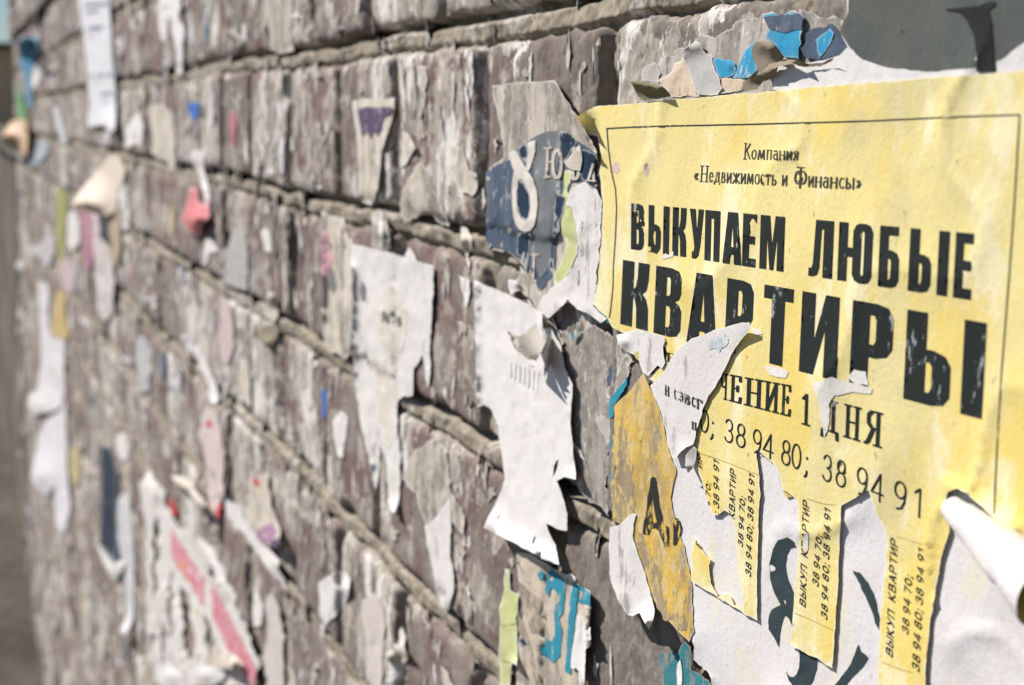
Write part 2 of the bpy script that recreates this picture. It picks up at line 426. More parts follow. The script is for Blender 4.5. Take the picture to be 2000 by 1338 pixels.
# ================================================================== LETTERING (drawn as strokes and outlines, no fonts)
def crop(ox, oy, k): return lambda L: [(ox + x / k, oy + y / k) for x, y in L]
C1 = crop(1100, 150, 2.2222); C2 = crop(1100, 738, 2.2222); C3 = crop(1150, 850, 2.743); C4 = crop(1500, 900, 3.054)
CA = crop(1150, 550, 4.46); C8 = crop(900, 230, 3.824); CB = crop(900, 1030, 4.343); CT = crop(1150, 0, 2.353)
C5 = crop(600, 838, 2.6667); C6 = crop(620, 400, 2.229); C7 = crop(880, 500, 2.159); CM = crop(600, 0, 2.6667)
LA = crop(0, 0, 2.857); LB = crop(0, 430, 2.857); LC = crop(0, 871, 2.857)

def arc(cx, cy, rx, ry, a0, a1, n=12):
    return [(cx + rx * math.cos(math.radians(a0 + (a1 - a0) * i / n)), cy + ry * math.sin(math.radians(a0 + (a1 - a0) * i / n))) for i in range(n + 1)]
def hull(pts):
    pts = sorted(set(pts))
    def half(ps):
        h = []
        for p in ps:
            while len(h) > 1 and (h[-1][0] - h[-2][0]) * (p[1] - h[-2][1]) - (h[-1][1] - h[-2][1]) * (p[0] - h[-2][0]) <= 0: h.pop()
            h.append(p)
        return h
    a = half(pts); b = half(pts[::-1]); return a[:-1] + b[:-1]
def nib(lines, wx, wy):
    """sweep a flat pen over polylines: one convex outline per segment"""
    G = []; hx, hy = wx / 2, wy / 2
    for L in lines:
        for (x0, y0), (x1, y1) in zip(L, L[1:]):
            G.append([hull([(round(x + sx * a, 5), round(y + sy * b, 5)) for x, y in ((x0, y0), (x1, y1)) for sx, sy, a, b in ((1, 1, hx, hy * .7), (1, -1, hx, hy * .7), (-1, 1, hx, hy * .7), (-1, -1, hx, hy * .7), (1, 1, hx * .7, hy), (-1, 1, hx * .7, hy), (1, -1, hx * .7, hy), (-1, -1, hx * .7, hy))])])
    return G
SANS = {
 '0': [arc(.3, .5, .27, .47, 0, 360, 18)], '1': [[(.1, .80), (.34, .97), (.34, .02)]],
 '3': [arc(.29, .73, .23, .24, 160, -90, 10), arc(.29, .26, .27, .25, 90, -160, 11)],
 '4': [[(.44, .02), (.44, .97), (.02, .28), (.6, .28)]], '7': [[(.02, .97), (.54, .97), (.2, .02)]],
 '8': [arc(.3, .73, .21, .23, 0, 360, 14), arc(.3, .26, .26, .25, 0, 360, 16)],
 '9': [arc(.3, .69, .26, .28, 0, 360, 16), [(.56, .66), (.52, .32), (.38, .08), (.16, .02)]],
 ';': [[(.12, .60), (.12, .55)], [(.13, .08), (.12, -.05), (.04, -.16)]],
 'В': [[(.02, .02), (.02, .97), (.32, .97), (.5, .87), (.5, .67), (.32, .55), (.02, .55)], [(.32, .55), (.56, .43), (.56, .14), (.34, .02), (.02, .02)]],
 'Ы': [[(.02, .97), (.02, .02), (.3, .02), (.44, .12), (.44, .43), (.3, .55), (.02, .55)], [(.7, .02), (.7, .97)]],
 'К': [[(.02, .02), (.02, .97)], [(.52, .97), (.08, .5), (.58, .02)]], 'У': [[(.0, .97), (.29, .38)], [(.58, .97), (.22, .08), (.08, .02)]],
 'П': [[(.02, .02), (.02, .97), (.54, .97), (.54, .02)]], 'А': [[(.0, .02), (.29, .97), (.58, .02)], [(.1, .32), (.48, .32)]],
 'Р': [[(.02, .02), (.02, .97), (.34, .97), (.54, .86), (.54, .58), (.34, .45), (.02, .45)]], 'Т': [[(.0, .97), (.58, .97)], [(.29, .97), (.29, .02)]],
 'И': [[(.02, .97), (.02, .02), (.54, .97), (.54, .02)]],
}
def sv(x, y0=0, y1=1, s=.13): return [[(x, y0), (x, y1)], [(x - s, y0), (x + s, y0)], [(x - s, y1), (x + s, y1)]]
SER = {
 'Е': sv(.14) + [[(.14, 0), (.6, 0), (.64, .2)], [(.14, 1), (.58, 1), (.6, .82)], [(.14, .52), (.44, .52)], [(.44, .62), (.44, .42)]],
 'Н': sv(.14) + sv(.66) + [[(.14, .5), (.66, .5)]], 'И': sv(.14) + sv(.68) + [[(.16, .06), (.66, .94)]],
 'Ч': sv(.62) + [[(.12, 1), (.12, .66), (.22, .5), (.38, .46), (.62, .52)], [(.0, 1), (.25, 1)]],
 '1': [[(.3, 0), (.3, 1)], [(.1, .84), (.3, .98)], [(.12, 0), (.48, 0)]],
 'Д': [[(.6, .02), (.6, 1)], [(.2, .04), (.3, .5), (.34, 1)], [(.2, 1), (.74, 1)], [(.02, .03), (.84, .03)], [(.03, .03), (.0, -.2)], [(.83, .03), (.86, -.2)]],
 'Я': sv(.6) + [[(.6, 1), (.3, 1), (.14, .88), (.14, .64), (.3, .5), (.6, .5)], [(.38, .5), (.14, .06), (.02, .0)]],
 'К': sv(.12) + [[(.62, 1), (.3, .62), (.14, .5)], [(.28, .56), (.66, .02)]], 'Н1': sv(.12) + sv(.6) + [[(.12, .5), (.6, .5)]],
 'Ф': [[(.42, -.1), (.42, 1.12)], [(.2, 1.12), (.62, 1.12)]] + [arc(.3, .52, .22, .38, 60, 360, 12)] + [arc(.54, .52, .24, .38, -150, 150, 12)],
 'о': [arc(.25, .31, .22, .30, 0, 360, 14)], 'м': [[(.04, 0), (.12, .62), (.3, .06), (.48, .62), (.54, 0)]],
 'п': [[(.06, 0), (.06, .62)], [(.4, 0), (.4, .62)], [(0, .62), (.46, .62)]], 'а': [arc(.2, .2, .17, .19, 0, 360, 12), [(.36, .56), (.38, 0)], [(.08, .54), (.2, .62), (.36, .54)]],
 'н': [[(.06, 0), (.06, .62)], [(.4, 0), (.4, .62)], [(.06, .32), (.4, .32)]], 'и': [[(.06, .62), (.06, 0)], [(.06, .02), (.4, .6)], [(.4, .62), (.4, 0)]],
 'я': [[(.4, 0), (.4, .62), (.2, .62), (.1, .5), (.18, .34), (.4, .33)], [(.26, .33), (.04, 0)]],
 'е': [[(.08, .33), (.42, .33)], arc(.25, .31, .2, .3, 5, 320, 12)], 'д': [[(.1, .06), (.2, .62), (.38, .62), (.38, .04)], [(0, -.12), (0, .03), (.48, .03), (.48, -.12)]],
 'в': [[(.06, 0), (.06, .62), (.28, .6), (.34, .48), (.26, .34), (.06, .33)], [(.26, .34), (.4, .2), (.3, .02), (.06, 0)]],
 'ж': [[(.3, 0), (.3, .62)], [(.02, .62), (.3, .3), (.0, 0)], [(.58, .62), (.3, .3), (.6, 0)]], 'с': [arc(.25, .31, .21, .3, 50, 320, 12)],
 'т': [[(.22, 0), (.22, .62)], [(.0, .5), (.02, .62), (.42, .62), (.44, .5)]], 'ь': [[(.06, .62), (.06, 0), (.28, .02), (.38, .16), (.28, .32), (.06, .34)]],
 'ы': [[(.06, .62), (.06, 0), (.24, .02), (.32, .16), (.24, .32), (.06, .34)], [(.52, .62), (.52, 0)]],
 '«': [[(.22, .5), (.04, .3), (.22, .1)], [(.42, .5), (.24, .3), (.42, .1)]], '»': [[(.02, .5), (.2, .3), (.02, .1)], [(.22, .5), (.4, .3), (.22, .1)]],
 'н_': [[(.06, 0), (.06, .62)], [(.4, 0), (.4, .62)], [(.06, .32), (.4, .32)]], 'э': [arc(.2, .31, .21, .3, 130, -140, 12), [(.16, .32), (.4, .32)]],
 'г': [[(.06, 0), (.06, .62), (.36, .62), (.38, .48)]],
}
BOLD = {
 'В': [[[(0, 0), (.6, 0), (.86, .03), (1, .13), (1, .40), (.91, .48), (.76, .52), (.9, .56), (.97, .64), (.97, .87), (.86, .97), (.6, 1), (0, 1)], [(.42, .13), (.55, .13), (.59, .18), (.59, .40), (.54, .44), (.42, .44)], [(.42, .59), (.53, .59), (.57, .63), (.57, .82), (.53, .86), (.42, .86)]]],
 'Ь': [[[(0, 0), (.6, 0), (.86, .03), (1, .13), (1, .46), (.88, .56), (.62, .6), (.45, .6), (.45, 1), (0, 1)], [(.45, .13), (.54, .13), (.59, .18), (.59, .41), (.54, .46), (.45, .46)]]],
 'К': [[[(0, 0), (.42, 0), (.42, .45), (.5, .4), (.55, .3), (.57, 0), (1, 0), (.98, .32), (.9, .46), (.76, .53), (.9, .6), (.96, .75), (.98, 1), (.57, 1), (.56, .76), (.5, .62), (.42, .57), (.42, 1), (0, 1)]]],
 'У': [[[(0, 1), (.42, 1), (.53, .55), (.62, 1), (1, 1), (.79, .25), (.68, .07), (.5, 0), (.2, 0), (.2, .14), (.32, .14), (.37, .22), (.34, .31)]]],
 'П': [[[(0, 0), (.41, 0), (.41, .84), (.59, .84), (.59, 0), (1, 0), (1, 1), (0, 1)]]],
 'А': [[[(0, 0), (.38, 0), (.41, .19), (.59, .19), (.61, 0), (1, 0), (.76, 1), (.24, 1)], [(.435, .33), (.565, .33), (.5, .76)]]],
 'Е': [[[(0, 0), (1, 0), (1, .16), (.48, .16), (.48, .43), (.9, .43), (.9, .58), (.48, .58), (.48, .84), (1, .84), (1, 1), (0, 1)]]],
 'М': [[[(0, 0), (.29, 0), (.29, .62), (.42, 0), (.58, 0), (.71, .64), (.71, 0), (1, 0), (1, 1), (.61, 1), (.5, .46), (.39, 1), (0, 1)]]],
 'Л': [[[(0, 0), (.2, 0), (.37, .04), (.45, .17), (.5, .84), (.59, .84), (.59, 0), (1, 0), (1, 1), (.24, 1), (.17, .22), (.12, .15), (0, .14)]]],
 'Ю': [[[(0, 0), (.27, 0), (.27, .42), (.42, .42), (.42, .13), (.5, .03), (.62, 0), (.8, 0), (.92, .03), (1, .13), (1, .87), (.92, .97), (.8, 1), (.62, 1), (.5, .97), (.42, .87), (.42, .58), (.27, .58), (.27, 1), (0, 1)], [(.67, .16), (.69, .13), (.73, .13), (.75, .16), (.75, .84), (.73, .87), (.69, .87), (.67, .84)]]],
 'Б': [[[(0, 0), (.6, 0), (.86, .03), (1, .13), (1, .47), (.88, .57), (.62, .61), (.45, .61), (.45, .85), (.92, .85), (.92, 1), (0, 1)], [(.45, .13), (.54, .13), (.59, .18), (.59, .42), (.54, .47), (.45, .47)]]],
 'Р': [[[(0, 0), (.43, 0), (.43, .37), (.6, .37), (.87, .41), (1, .51), (1, .86), (.87, .97), (.6, 1), (0, 1)], [(.43, .52), (.54, .52), (.59, .57), (.59, .81), (.54, .86), (.43, .86)]]],
 'Т': [[[(.28, 0), (.72, 0), (.72, .83), (1, .83), (1, 1), (0, 1), (0, .83), (.28, .83)]]],
 'И': [[[(0, 0), (.37, 0), (.64, .58), (.64, 0), (1, 0), (1, 1), (.63, 1), (.36, .42), (.36, 1), (0, 1)]]],
 '|': [[[(0, 0), (1, 0), (1, 1), (0, 1)]]],
}
def bounds(G):
    A = [p for g in G for q in g for p in q]; return min(p[0] for p in A), max(p[0] for p in A)
def glyph_line(font, chars, base, top, C, wx=.09, wy=.09, lean=(0, 0)):
    """glyphs given by their left and right x on the cropped view; base and top: two points each"""
    out = []
    yl = lambda L, x: L[0][1] + (L[1][1] - L[0][1]) * (x - L[0][0]) / (L[1][0] - L[0][0])
    for ch, x0, x1 in chars:
        G = font[ch] if font is BOLD else nib(font[ch], wx, wy)
        a, b = bounds(G); xa = base[0][0]; xb = base[1][0]
        f = lambda p: (lambda x: (x + (lean[0] + (lean[1] - lean[0]) * (x - xa) / (xb - xa)) * p[1], yl(base, x) + (yl(top, x) - yl(base, x)) * p[1]))(x0 + (x1 - x0) * (p[0] - a) / (b - a))
        out.append([[C([f(p) for p in q]) for q in g] for g in G])
    return out
def glyph_quad(font, text, b0, b1, t0, t1, C, w=.15, slant=.18, ch_=.78, adv=.80, lo=None, hi=None):
    """text set along a line in perspective: base b0->b1, cap height t0->t1; lo..hi: the letters that survive"""
    out = []; W = 0; pos = []
    for ch in text:
        a, b = (0, .32) if ch in ' ' else ((0, .2) if ch == ';' else bounds(nib(font[ch], w, w)))
        pos.append((W - a, ch)); W += (b - a) + (.16 if ch != ' ' else (.42 if text == S1 else .02))
    for i, (ox, ch) in enumerate(pos):
        if ch == ' ' or (lo is not None and i < lo) or (hi is not None and i >= hi): continue
        def f(p):
            s = (ox + p[0] + slant * p[1]) / W; t = p[1] * ch_ + .04
            return ((b0[0] + (b1[0] - b0[0]) * s) * (1 - t) + (t0[0] + (t1[0] - t0[0]) * s) * t, (b0[1] + (b1[1] - b0[1]) * s) * (1 - t) + (t0[1] + (t1[1] - t0[1]) * s) * t)
        out.append([[C([f(p) for p in q]) for q in g] for g in nib(font[ch], w, w)])
    return out
def text_obj(name, glyphs, mat, parent, plane, lifts=None, step=7, stick=None, add=0.11, clip=None):
    V = []; T = []; b = 0
    for G in glyphs:
        gs = [[densify(p, step, 0) for p in g] for g in G]
        P, t = fill(gs, step, True)
        if clip is not None:
            t = t[inside(P[t].mean(1), clip)]
            if not len(t): continue
        n = heights(P, plane, stick, lifts) + add / 1000
        V.append(place(P, n)); T += [tuple(int(i) + b for i in q[::-1]) for q in t]; b += len(P)
    return mesh_obj(name, np.concatenate(V), T, mat, parent)
def stroke_px(L, w): return [[q] for g in nib([L], w, w) for q in g]

# ------------------------------------------------------------------ papers
WHITE = (.79, .76, .745)
white = paper('white_paper', WHITE, .25, (.60, .55, .49))
white_torn = paper('torn_white_paper', (.74, .71, .685), .3, (.5, .45, .4), edge=(.82, .80, .78), grime=.10)
under_white = paper('under_white', (.75, .725, .725), .3, (.60, .56, .52), mott=((.70, .665, .65), (.76, .71, .56), (.66, .63, .63)))
yellow = paper('yellow_paper', (.83, .705, .30), .5, (.72, .66, .44), edge=(.86, .80, .58), scale=.8, mott=((.81, .625, .17), (.87, .80, .53), (.58, .51, .27)))
ink = paper('printed_ink', (.017, .022, .020), 0, (.1, .1, .1), wear=.10, wearcol=(.40, .41, .40), streaky=.7)
ink_fine = paper('fine_ink', (.05, .05, .042), 0, (.1, .1, .1), wear=.30, wearcol=(.5, .43, .25))
ink_green = paper('brush_ink', (.035, .055, .06), .25, (.09, .11, .11), wear=.25, wearcol=(.3, .32, .32))
ochre = paper('ochre_paper', (.70, .46, .09), .75, (.36, .27, .15), edge=(.62, .50, .28), wear=.55, wearcol=(.62, .50, .28), streaky=.3, mott=((.46, .33, .13), (.66, .50, .24), (.22, .175, .11)), grime=.34, scale=2.6)
cream = paper('cream_paper', (.65, .585, .495), .60, (.38, .32, .25), edge=(.72, .68, .63), wear=.35, wearcol=(.70, .665, .615), grime=.42)
dirty = paper('dirty_cream_paper', (.56, .50, .425), .75, (.30, .26, .21), edge=(.66, .62, .57), wear=.45, wearcol=(.66, .62, .57), grime=.62)
beige = paper('beige_backing', (.62, .535, .43), .6, (.40, .33, .25), edge=(.72, .67, .6), grime=.42)
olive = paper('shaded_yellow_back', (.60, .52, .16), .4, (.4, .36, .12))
greyp = paper('grey_paper', (.40, .385, .36), .5, (.25, .23, .2), edge=(.6, .58, .55))
brownp = paper('brown_paper', (.27, .225, .165), .6, (.14, .12, .09))
navy = paper('navy_print', (.012, .032, .066), .5, (.05, .08, .12), edge=(.45, .45, .45), wear=.32, wearcol=(.42, .44, .46))
slate = paper('slate_print', (.08, .112, .165), .6, (.17, .20, .23), scale=2.2, mott=((.10, .135, .18), (.05, .082, .135), (.17, .19, .205)), wear=.24, wearcol=(.45, .45, .45))
slateg = paper('grey_print', (.165, .18, .19), .55, (.3, .3, .29), wear=.3, wearcol=(.45, .45, .45))
teal = paper('teal_print', (.03, .27, .38), .45, (.16, .27, .29), wear=.5, wearcol=(.55, .50, .42))
tealr = paper('teal_paint', (.035, .22, .26), .6, (.16, .18, .17), wear=.7, wearcol=(.3, .27, .23), edge=(.25, .25, .22))
blue = paper('bright_blue_paper', (.03, .31, .54), .5, (.2, .33, .38), edge=(.25, .42, .5), wear=.55, wearcol=(.52, .53, .52), scale=2)
lime = paper('lime_paper', (.57, .60, .27), .4, (.62, .62, .5), edge=(.72, .72, .6))
pink = paper('pink_print', (.66, .21, .27), .6, (.68, .5, .5), wear=.75, wearcol=(.70, .60, .58), streaky=.25)
hot = paper('hot_pink_print', (.74, .40, .47), .2, (.7, .5, .5))
red = paper('red_print', (.55, .06, .07), .3, (.5, .3, .3))
purple = paper('purple_print', (.105, .075, .14), .4, (.3, .27, .33), wear=.55, wearcol=(.6, .54, .49))
mauve = paper('mauve_print', (.36, .20, .30), .35, (.5, .4, .47))
royal = paper('royal_blue_print', (.055, .15, .48), .3, (.3, .36, .5))
greenp = paper('green_print', (.13, .33, .15), .3, (.3, .4, .3))
orange = paper('orange_print', (.72, .33, .12), .4, (.7, .6, .5))
peach = paper('peach_paper', (.72, .58, .44), .5, (.5, .42, .33), edge=(.74, .68, .6), grime=.4, scale=2)
shadeink = paper('grey_print_soft', (.2, .2, .2), .3, (.3, .3, .3), wear=.5, wearcol=(.6, .56, .52))

# ================================================================== THE WHITE POSTER UNDER THE YELLOW ONE
WP = 3.6
wp = sheet('poster', C4([(-690, -150), (-640, 60), (-600, 250), (-560, 420), (-520, 620), (-470, 720), (-460, 860), (-454, 1020), (-440, 1190), (-370, 1250), (-330, 1345), (-270, 1500), (100, 1600), (700, 1600), (1250, 1600), (1850, 1500), (1900, 200), (1500, -240), (700, -360), (-100, -400), (-520, -500), (-560, -420), (-640, -380)]),
           under_white, WP, None, jag=2.5, step=16, label='torn white poster with thick dark brush letters showing under the yellow notice', cat='poster')
br = [C4(L) for L in (
    [(168, 512), (150, 478), (110, 458), (62, 474), (26, 530), (8, 610), (14, 700), (38, 790), (72, 860), (25, 885), (4, 925), (-2, 960), (6, 1005), (35, 1055), (64, 1112), (70, 1040), (84, 965), (100, 922), (120, 940), (142, 985), (190, 1010), (190, 860), (150, 780), (118, 700), (103, 620), (108, 560), (130, 522), (150, 514)],
    [(188, 1060), (290, 1120), (289, 1240), (268, 1310), (240, 1345), (150, 1345), (125, 1310), (104, 1255), (130, 1288), (152, 1292), (170, 1275), (184, 1230), (188, 1170)],
    [(504, 655), (545, 668), (590, 718), (628, 790), (650, 870), (668, 960), (663, 1015), (640, 972), (622, 900), (592, 832), (556, 765), (548, 735), (532, 712)],
    [(540, 1092), (556, 1135), (598, 1172), (560, 1232), (500, 1292), (455, 1350), (385, 1350), (450, 1270), (500, 1200), (522, 1135)])]
sheet('brush_lettering', [[b] for b in br], ink_green, WP, None, jag=1.0, step=12, parent=wp, add=.2)

# ================================================================== OCHRE POSTER REMNANT AND THE WHITE SHRED ON ITS LEFT
OP = 4.0
oc = sheet('poster_remnant', [(1256, 728), (1267, 752), (1276, 772), (1288, 800), (1296, 830), (1301, 860), (1312, 895), (1320, 915), (1316, 940), (1309, 972), (1320, 1017), (1334, 1062), (1347, 1111), (1351, 1143), (1355, 1233), (1346, 1254), (1318, 1226), (1298, 1206), (1278, 1174), (1262, 1129), (1244, 1080), (1236, 1046), (1212, 1024), (1197, 1017), (1194, 940), (1199, 873), (1201, 792), (1209, 783), (1235, 760)],
           ochre, OP, None, jag=1.6, step=9, label='dirty ochre yellow poster remnant with a worn black letter', cat='poster')
sheet('black_letter', [[C3([(345, 222), (330, 235), (320, 300), (300, 440), (286, 530), (322, 533), (333, 500), (352, 497), (372, 506), (405, 590), (428, 596), (430, 492), (398, 470), (385, 400), (368, 300), (358, 228)]), C3([(342, 330), (352, 430), (362, 465), (345, 470), (338, 455), (334, 400)])],
                       [C3([(455, 440), (480, 448), (490, 490), (484, 545), (468, 588), (450, 588), (452, 520), (448, 470)])]], paper('worn_black', (.03, .03, .028), 0, (.1, .1, .1), wear=.62, wearcol=(.66, .47, .12)), OP, None, jag=1.2, step=7, parent=oc, add=.2)
for q in ([(1197, 840), (1212, 815), (1226, 850), (1232, 900), (1240, 950), (1236, 1000), (1230, 1030), (1208, 1022), (1196, 1014), (1194, 940)], [(1240, 1060), (1252, 1040), (1272, 1075), (1290, 1120), (1296, 1170), (1318, 1215), (1300, 1206), (1280, 1174), (1262, 1129)], [(1316, 1150), (1330, 1140), (1338, 1200), (1340, 1240), (1322, 1225), (1312, 1190)]):
    sheet('grime_patch', [[q]], paper('ochre_grime', (.36, .285, .18), .7, (.20, .165, .115), wear=.95, wearcol=(.62, .46, .17), streaky=.3, scale=2), OP, None, jag=6, step=6, parent=oc, add=.08, seed=4)
ws = sheet('paper_shred', C2([(203, 650), (240, 640), (262, 618), (280, 600), (296, 592), (316, 590), (306, 640), (302, 690), (322, 765), (352, 845), (378, 930), (395, 1010), (392, 1050), (370, 1090), (352, 1062), (330, 1020), (300, 1035), (280, 1028), (262, 1010), (232, 945), (206, 880), (196, 780)]),
           white_torn, OP + .5, None, [(1262, 1215, 40, 6)], jag=1.5, step=8, label='small white shred hanging at the lower left of the ochre remnant', cat='paper scrap')

# ================================================================== THE YELLOW NOTICE
YP = 4.6
YL = [(1117, 228, 56, 11.0), (1120, 210, 1160, 300, 40, 1.2), (1860, 950, 1975, 1038, 34, 2.0)]
ylw = [(1125, 229), (1144, 216), (1160, 209), (1167, 207), (1215, 204), (1250, 201), (1300, 196), (1450, 183), (1600, 169), (1800, 153), (2000, 138), (2110, 128),
       (2095, 500), (2080, 900), (2075, 1120), (2020, 1080), (1975, 1041), (1920, 992), (1885, 962), (1868, 953), (1852, 960), (1847, 978), (1852, 1010), (1854, 1037), (1840, 1083), (1829, 1142), (1815, 1227), (1808, 1300), (1806, 1500),
       (1712, 1500), (1714, 1338), (1718, 1227), (1726, 1129), (1731, 1052), (1726, 1031), (1710, 998), (1695, 956), (1665, 975), (1644, 988), (1642, 1008), (1637, 1129), (1633, 1195), (1626, 1306), (1595, 1286), (1544, 1260), (1549, 1195), (1552, 1146), (1560, 1077), (1559, 979), (1543, 965), (1528, 957), (1524, 925), (1510, 905), (1496, 893), (1476, 878),
       (1482, 918), (1485, 963), (1480, 1053), (1478, 1213), (1400, 1166), (1350, 1135), (1350, 1048), (1365, 1061), (1378, 1082), (1389, 1091), (1385, 1105), (1388, 1138), (1402, 1166), (1414, 1160), (1422, 1158), (1434, 1181), (1453, 1188), (1447, 1142), (1442, 1105), (1438, 1056), (1428, 1005), (1416, 997), (1402, 1007), (1391, 1007), (1383, 985), (1372, 940), (1364, 923), (1361, 890), (1357, 868), (1366, 835), (1360, 790), (1330, 760), (1292, 740), (1285, 752), (1268, 740), (1282, 722),
       (1298, 717), (1304, 690), (1298, 663), (1275, 651), (1248, 645), (1222, 652), (1196, 640), (1184, 618), (1170, 606), (1158, 595), (1167, 555), (1173, 487), (1178, 402), (1171, 339), (1174, 303), (1167, 267), (1150, 262)]
yn = sheet('notice', ylw, yellow, YP, None, YL, jag=1.3, step=11, label='big yellow printed notice with black Cyrillic headline and tear-off strips', cat='notice')
ycl = densify(ylw, 6, 1.3)
def ytext(name, glyphs, mat=ink, **k): return text_obj(name, glyphs, mat, yn, YP, YL, clip=ycl, **k)
ytext('headline', glyph_line(BOLD, [('В', 293, 350), ('Ь', 368, 422), ('|', 432, 458), ('К', 472, 533), ('У', 545, 606), ('П', 612, 677), ('А', 690, 772), ('Е', 775, 834), ('М', 850, 955), ('Л', 1063, 1166), ('Ю', 1188, 1335), ('Б', 1364, 1452), ('Ь', 1494, 1590), ('|', 1618, 1664), ('Е', 1690, 1768)], [(293, 747), (1765, 968)], [(293, 549), (1783, 682)], C1, lean=(2, 16)))
ytext('headline', glyph_line(BOLD, [('К', 247, 366), ('В', 391, 506), ('А', 534, 664), ('Р', 698, 814), ('Т', 858, 985), ('И', 1022, 1184), ('Р', 1240, 1418), ('Ь', 1475, 1672), ('|', 1722, 1817)], [(247, 1072), (1820, 1487)], [(260, 796), (1838, 1073)], C1, lean=(12, 21)), paper('rubbed_ink', (.018, .023, .022), 0, (.1, .1, .1), wear=.40, wearcol=(.33, .35, .355), streaky=.9))
cm = glyph_line(SER, [('К', 780, 812), ('о', 815, 838), ('м', 842, 875), ('п', 879, 906), ('а', 909, 931), ('н', 936, 961), ('и', 966, 990), ('я', 995, 1018)], [(780, 357), (1018, 362)], [(780, 289), (1018, 300)], C1, .13, .05, (4, 4))
cm += glyph_line(SER, [('«', 566, 586), ('Н', 590, 630), ('е', 632, 650), ('д', 653, 681), ('в', 685, 704), ('и', 708, 729), ('ж', 732, 766), ('и', 769, 791), ('м', 795, 825), ('о', 829, 851), ('с', 854, 872), ('т', 875, 900), ('ь', 904, 925), ('и', 948, 971), ('Ф', 1000, 1056), ('и', 1061, 1086), ('н', 1091, 1120), ('а', 1125, 1150), ('н', 1156, 1189), ('с', 1195, 1219), ('ы', 1224, 1262), ('»', 1270, 1292)], [(590, 454), (1290, 489)], [(590, 386), (1290, 412)], C1, .13, .05, (4, 4))
ytext('company_name', cm, ink_fine)
sr = glyph_line(SER, [('Ч', 676, 712), ('Е', 718, 775), ('Н', 783, 866), ('И', 868, 936), ('Е', 940, 988)], [(700, 92), (985, 166)], [(700, -16), (985, 36)], C2, .2, .06, (4, 5))
ytext('subtitle', sr)
sr = glyph_line(SER, [('1', 1032, 1072), ('Д', 1116, 1196), ('Н', 1214, 1290), ('Я', 1302, 1384)], [(1030, 196), (1380, 302)], [(1030, 68), (1385, 158)], C2, .2, .06, (4, 6))
ytext('subtitle', sr)
sr = glyph_line(SER, [('Н1', 1300, 1322)], [(1300, 705), (1330, 712)], [(1300, 688), (1330, 695)], lambda L: L, .2, .08)
ytext('subtitle', sr)
ytext('phone_number', glyph_line(SANS, [('0', 592, 630), (';', 637, 652), ('3', 698, 736), ('8', 748, 790), ('9', 820, 858), ('4', 864, 912), ('8', 944, 985), ('0', 988, 1030), (';', 1044, 1060), ('3', 1122, 1164), ('8', 1180, 1226), ('9', 1270, 1318), ('4', 1332, 1390), ('9', 1432, 1486), ('1', 1518, 1548)], [(610, 238), (1530, 602)], [(610, 140), (1540, 478)], C2, .095, .06, (4, 6)), ink)
S1, S2, S3 = 'ВЫКУП КВАРТИР', '38 94 70;', '38 94 80; 38 94 91'
tb = []
tb += glyph_quad(SANS, S1, (743, 1176), (776, 468), (694, 1150), (722, 452), C4, .145)
tb += glyph_quad(SANS, S2, (836, 1042), (862, 682), (790, 1018), (808, 668), C4, .145)
tb += glyph_quad(SANS, S3, (903, 1265), (938, 528), (848, 1238), (888, 512), C4, .145)
tb += glyph_quad(SANS, S1, (223, 878), (247, 238), (180, 856), (200, 224), C4, .145)
tb += glyph_quad(SANS, S2, (300, 756), (322, 442), (255, 732), (280, 424), C4, .145)
tb += glyph_quad(SANS, S3, (353, 954), (374, 288), (308, 930), (329, 274), C4, .145)
tb += glyph_quad(SANS, 'КВАРТИР', (780, 452), (790, 184), (744, 434), (750, 170), C3, .145)
tb += glyph_quad(SANS, S2, (824, 602), (838, 330), (794, 588), (803, 314), C3, .145)
tb += glyph_quad(SANS, S3, (868, 764), (888, 212), (832, 744), (852, 198), C3, .145)
tb += glyph_quad(SANS, 'ТИР', (606, 222), (608, 108), (574, 206), (574, 94), C3, .145, lo=1)
tb += glyph_quad(SANS, '4 70;', (650, 390), (652, 250), (619, 374), (622, 236), C3, .145)
tb += glyph_quad(SANS, '; 38 94 91', (697, 430), (697, 138), (660, 412), (662, 122), C3, .145)
tb += glyph_quad(SANS, 'В', (602, 612), (602, 562), (568, 592), (568, 544), C3, .145)
for q in (tb[:11], tb[11:17], tb[17:31], tb[31:42], tb[42:48], tb[48:62], tb[62:69], tb[69:75], tb[75:89], tb[89:91], tb[91:95], tb[95:102], tb[102:]):
    if q: ytext('strip_text', q)
fr = [[(1185, 251), (1240, 248), (1300, 246), (1450, 243), (1600, 239), (1700, 236), (1870, 228), (1991, 224)], [(1991, 224), (1983, 360), (1975, 480), (1965, 610), (1955, 735), (1948, 850), (1941, 1003)], [(1185, 251), (1188, 290), (1194, 335), (1202, 370), (1204, 405), (1202, 460), (1198, 520), (1197, 560), (1193, 600), (1190, 620)]]
ytext('border_line', [stroke_px(fr[0], 2.6), stroke_px(fr[1], 2.6), stroke_px(fr[2], 2.2)], ink_fine, step=14)
ytext('strip_fold', [stroke_px(C3([(590, 95), (700, 130), (800, 170), (915, 215)]), 1.0), stroke_px(C4([(230, 225), (330, 255), (400, 262)]), 1.0), stroke_px(C4([(770, 452), (860, 480), (930, 500)]), 1.0), stroke_px(C4([(155, 905), (260, 950), (385, 1010)]), 1.0), stroke_px(C4([(680, 1200), (780, 1240), (860, 1262)]), 1.0)], paper('fold_line', (.55, .42, .18), .2), step=14)
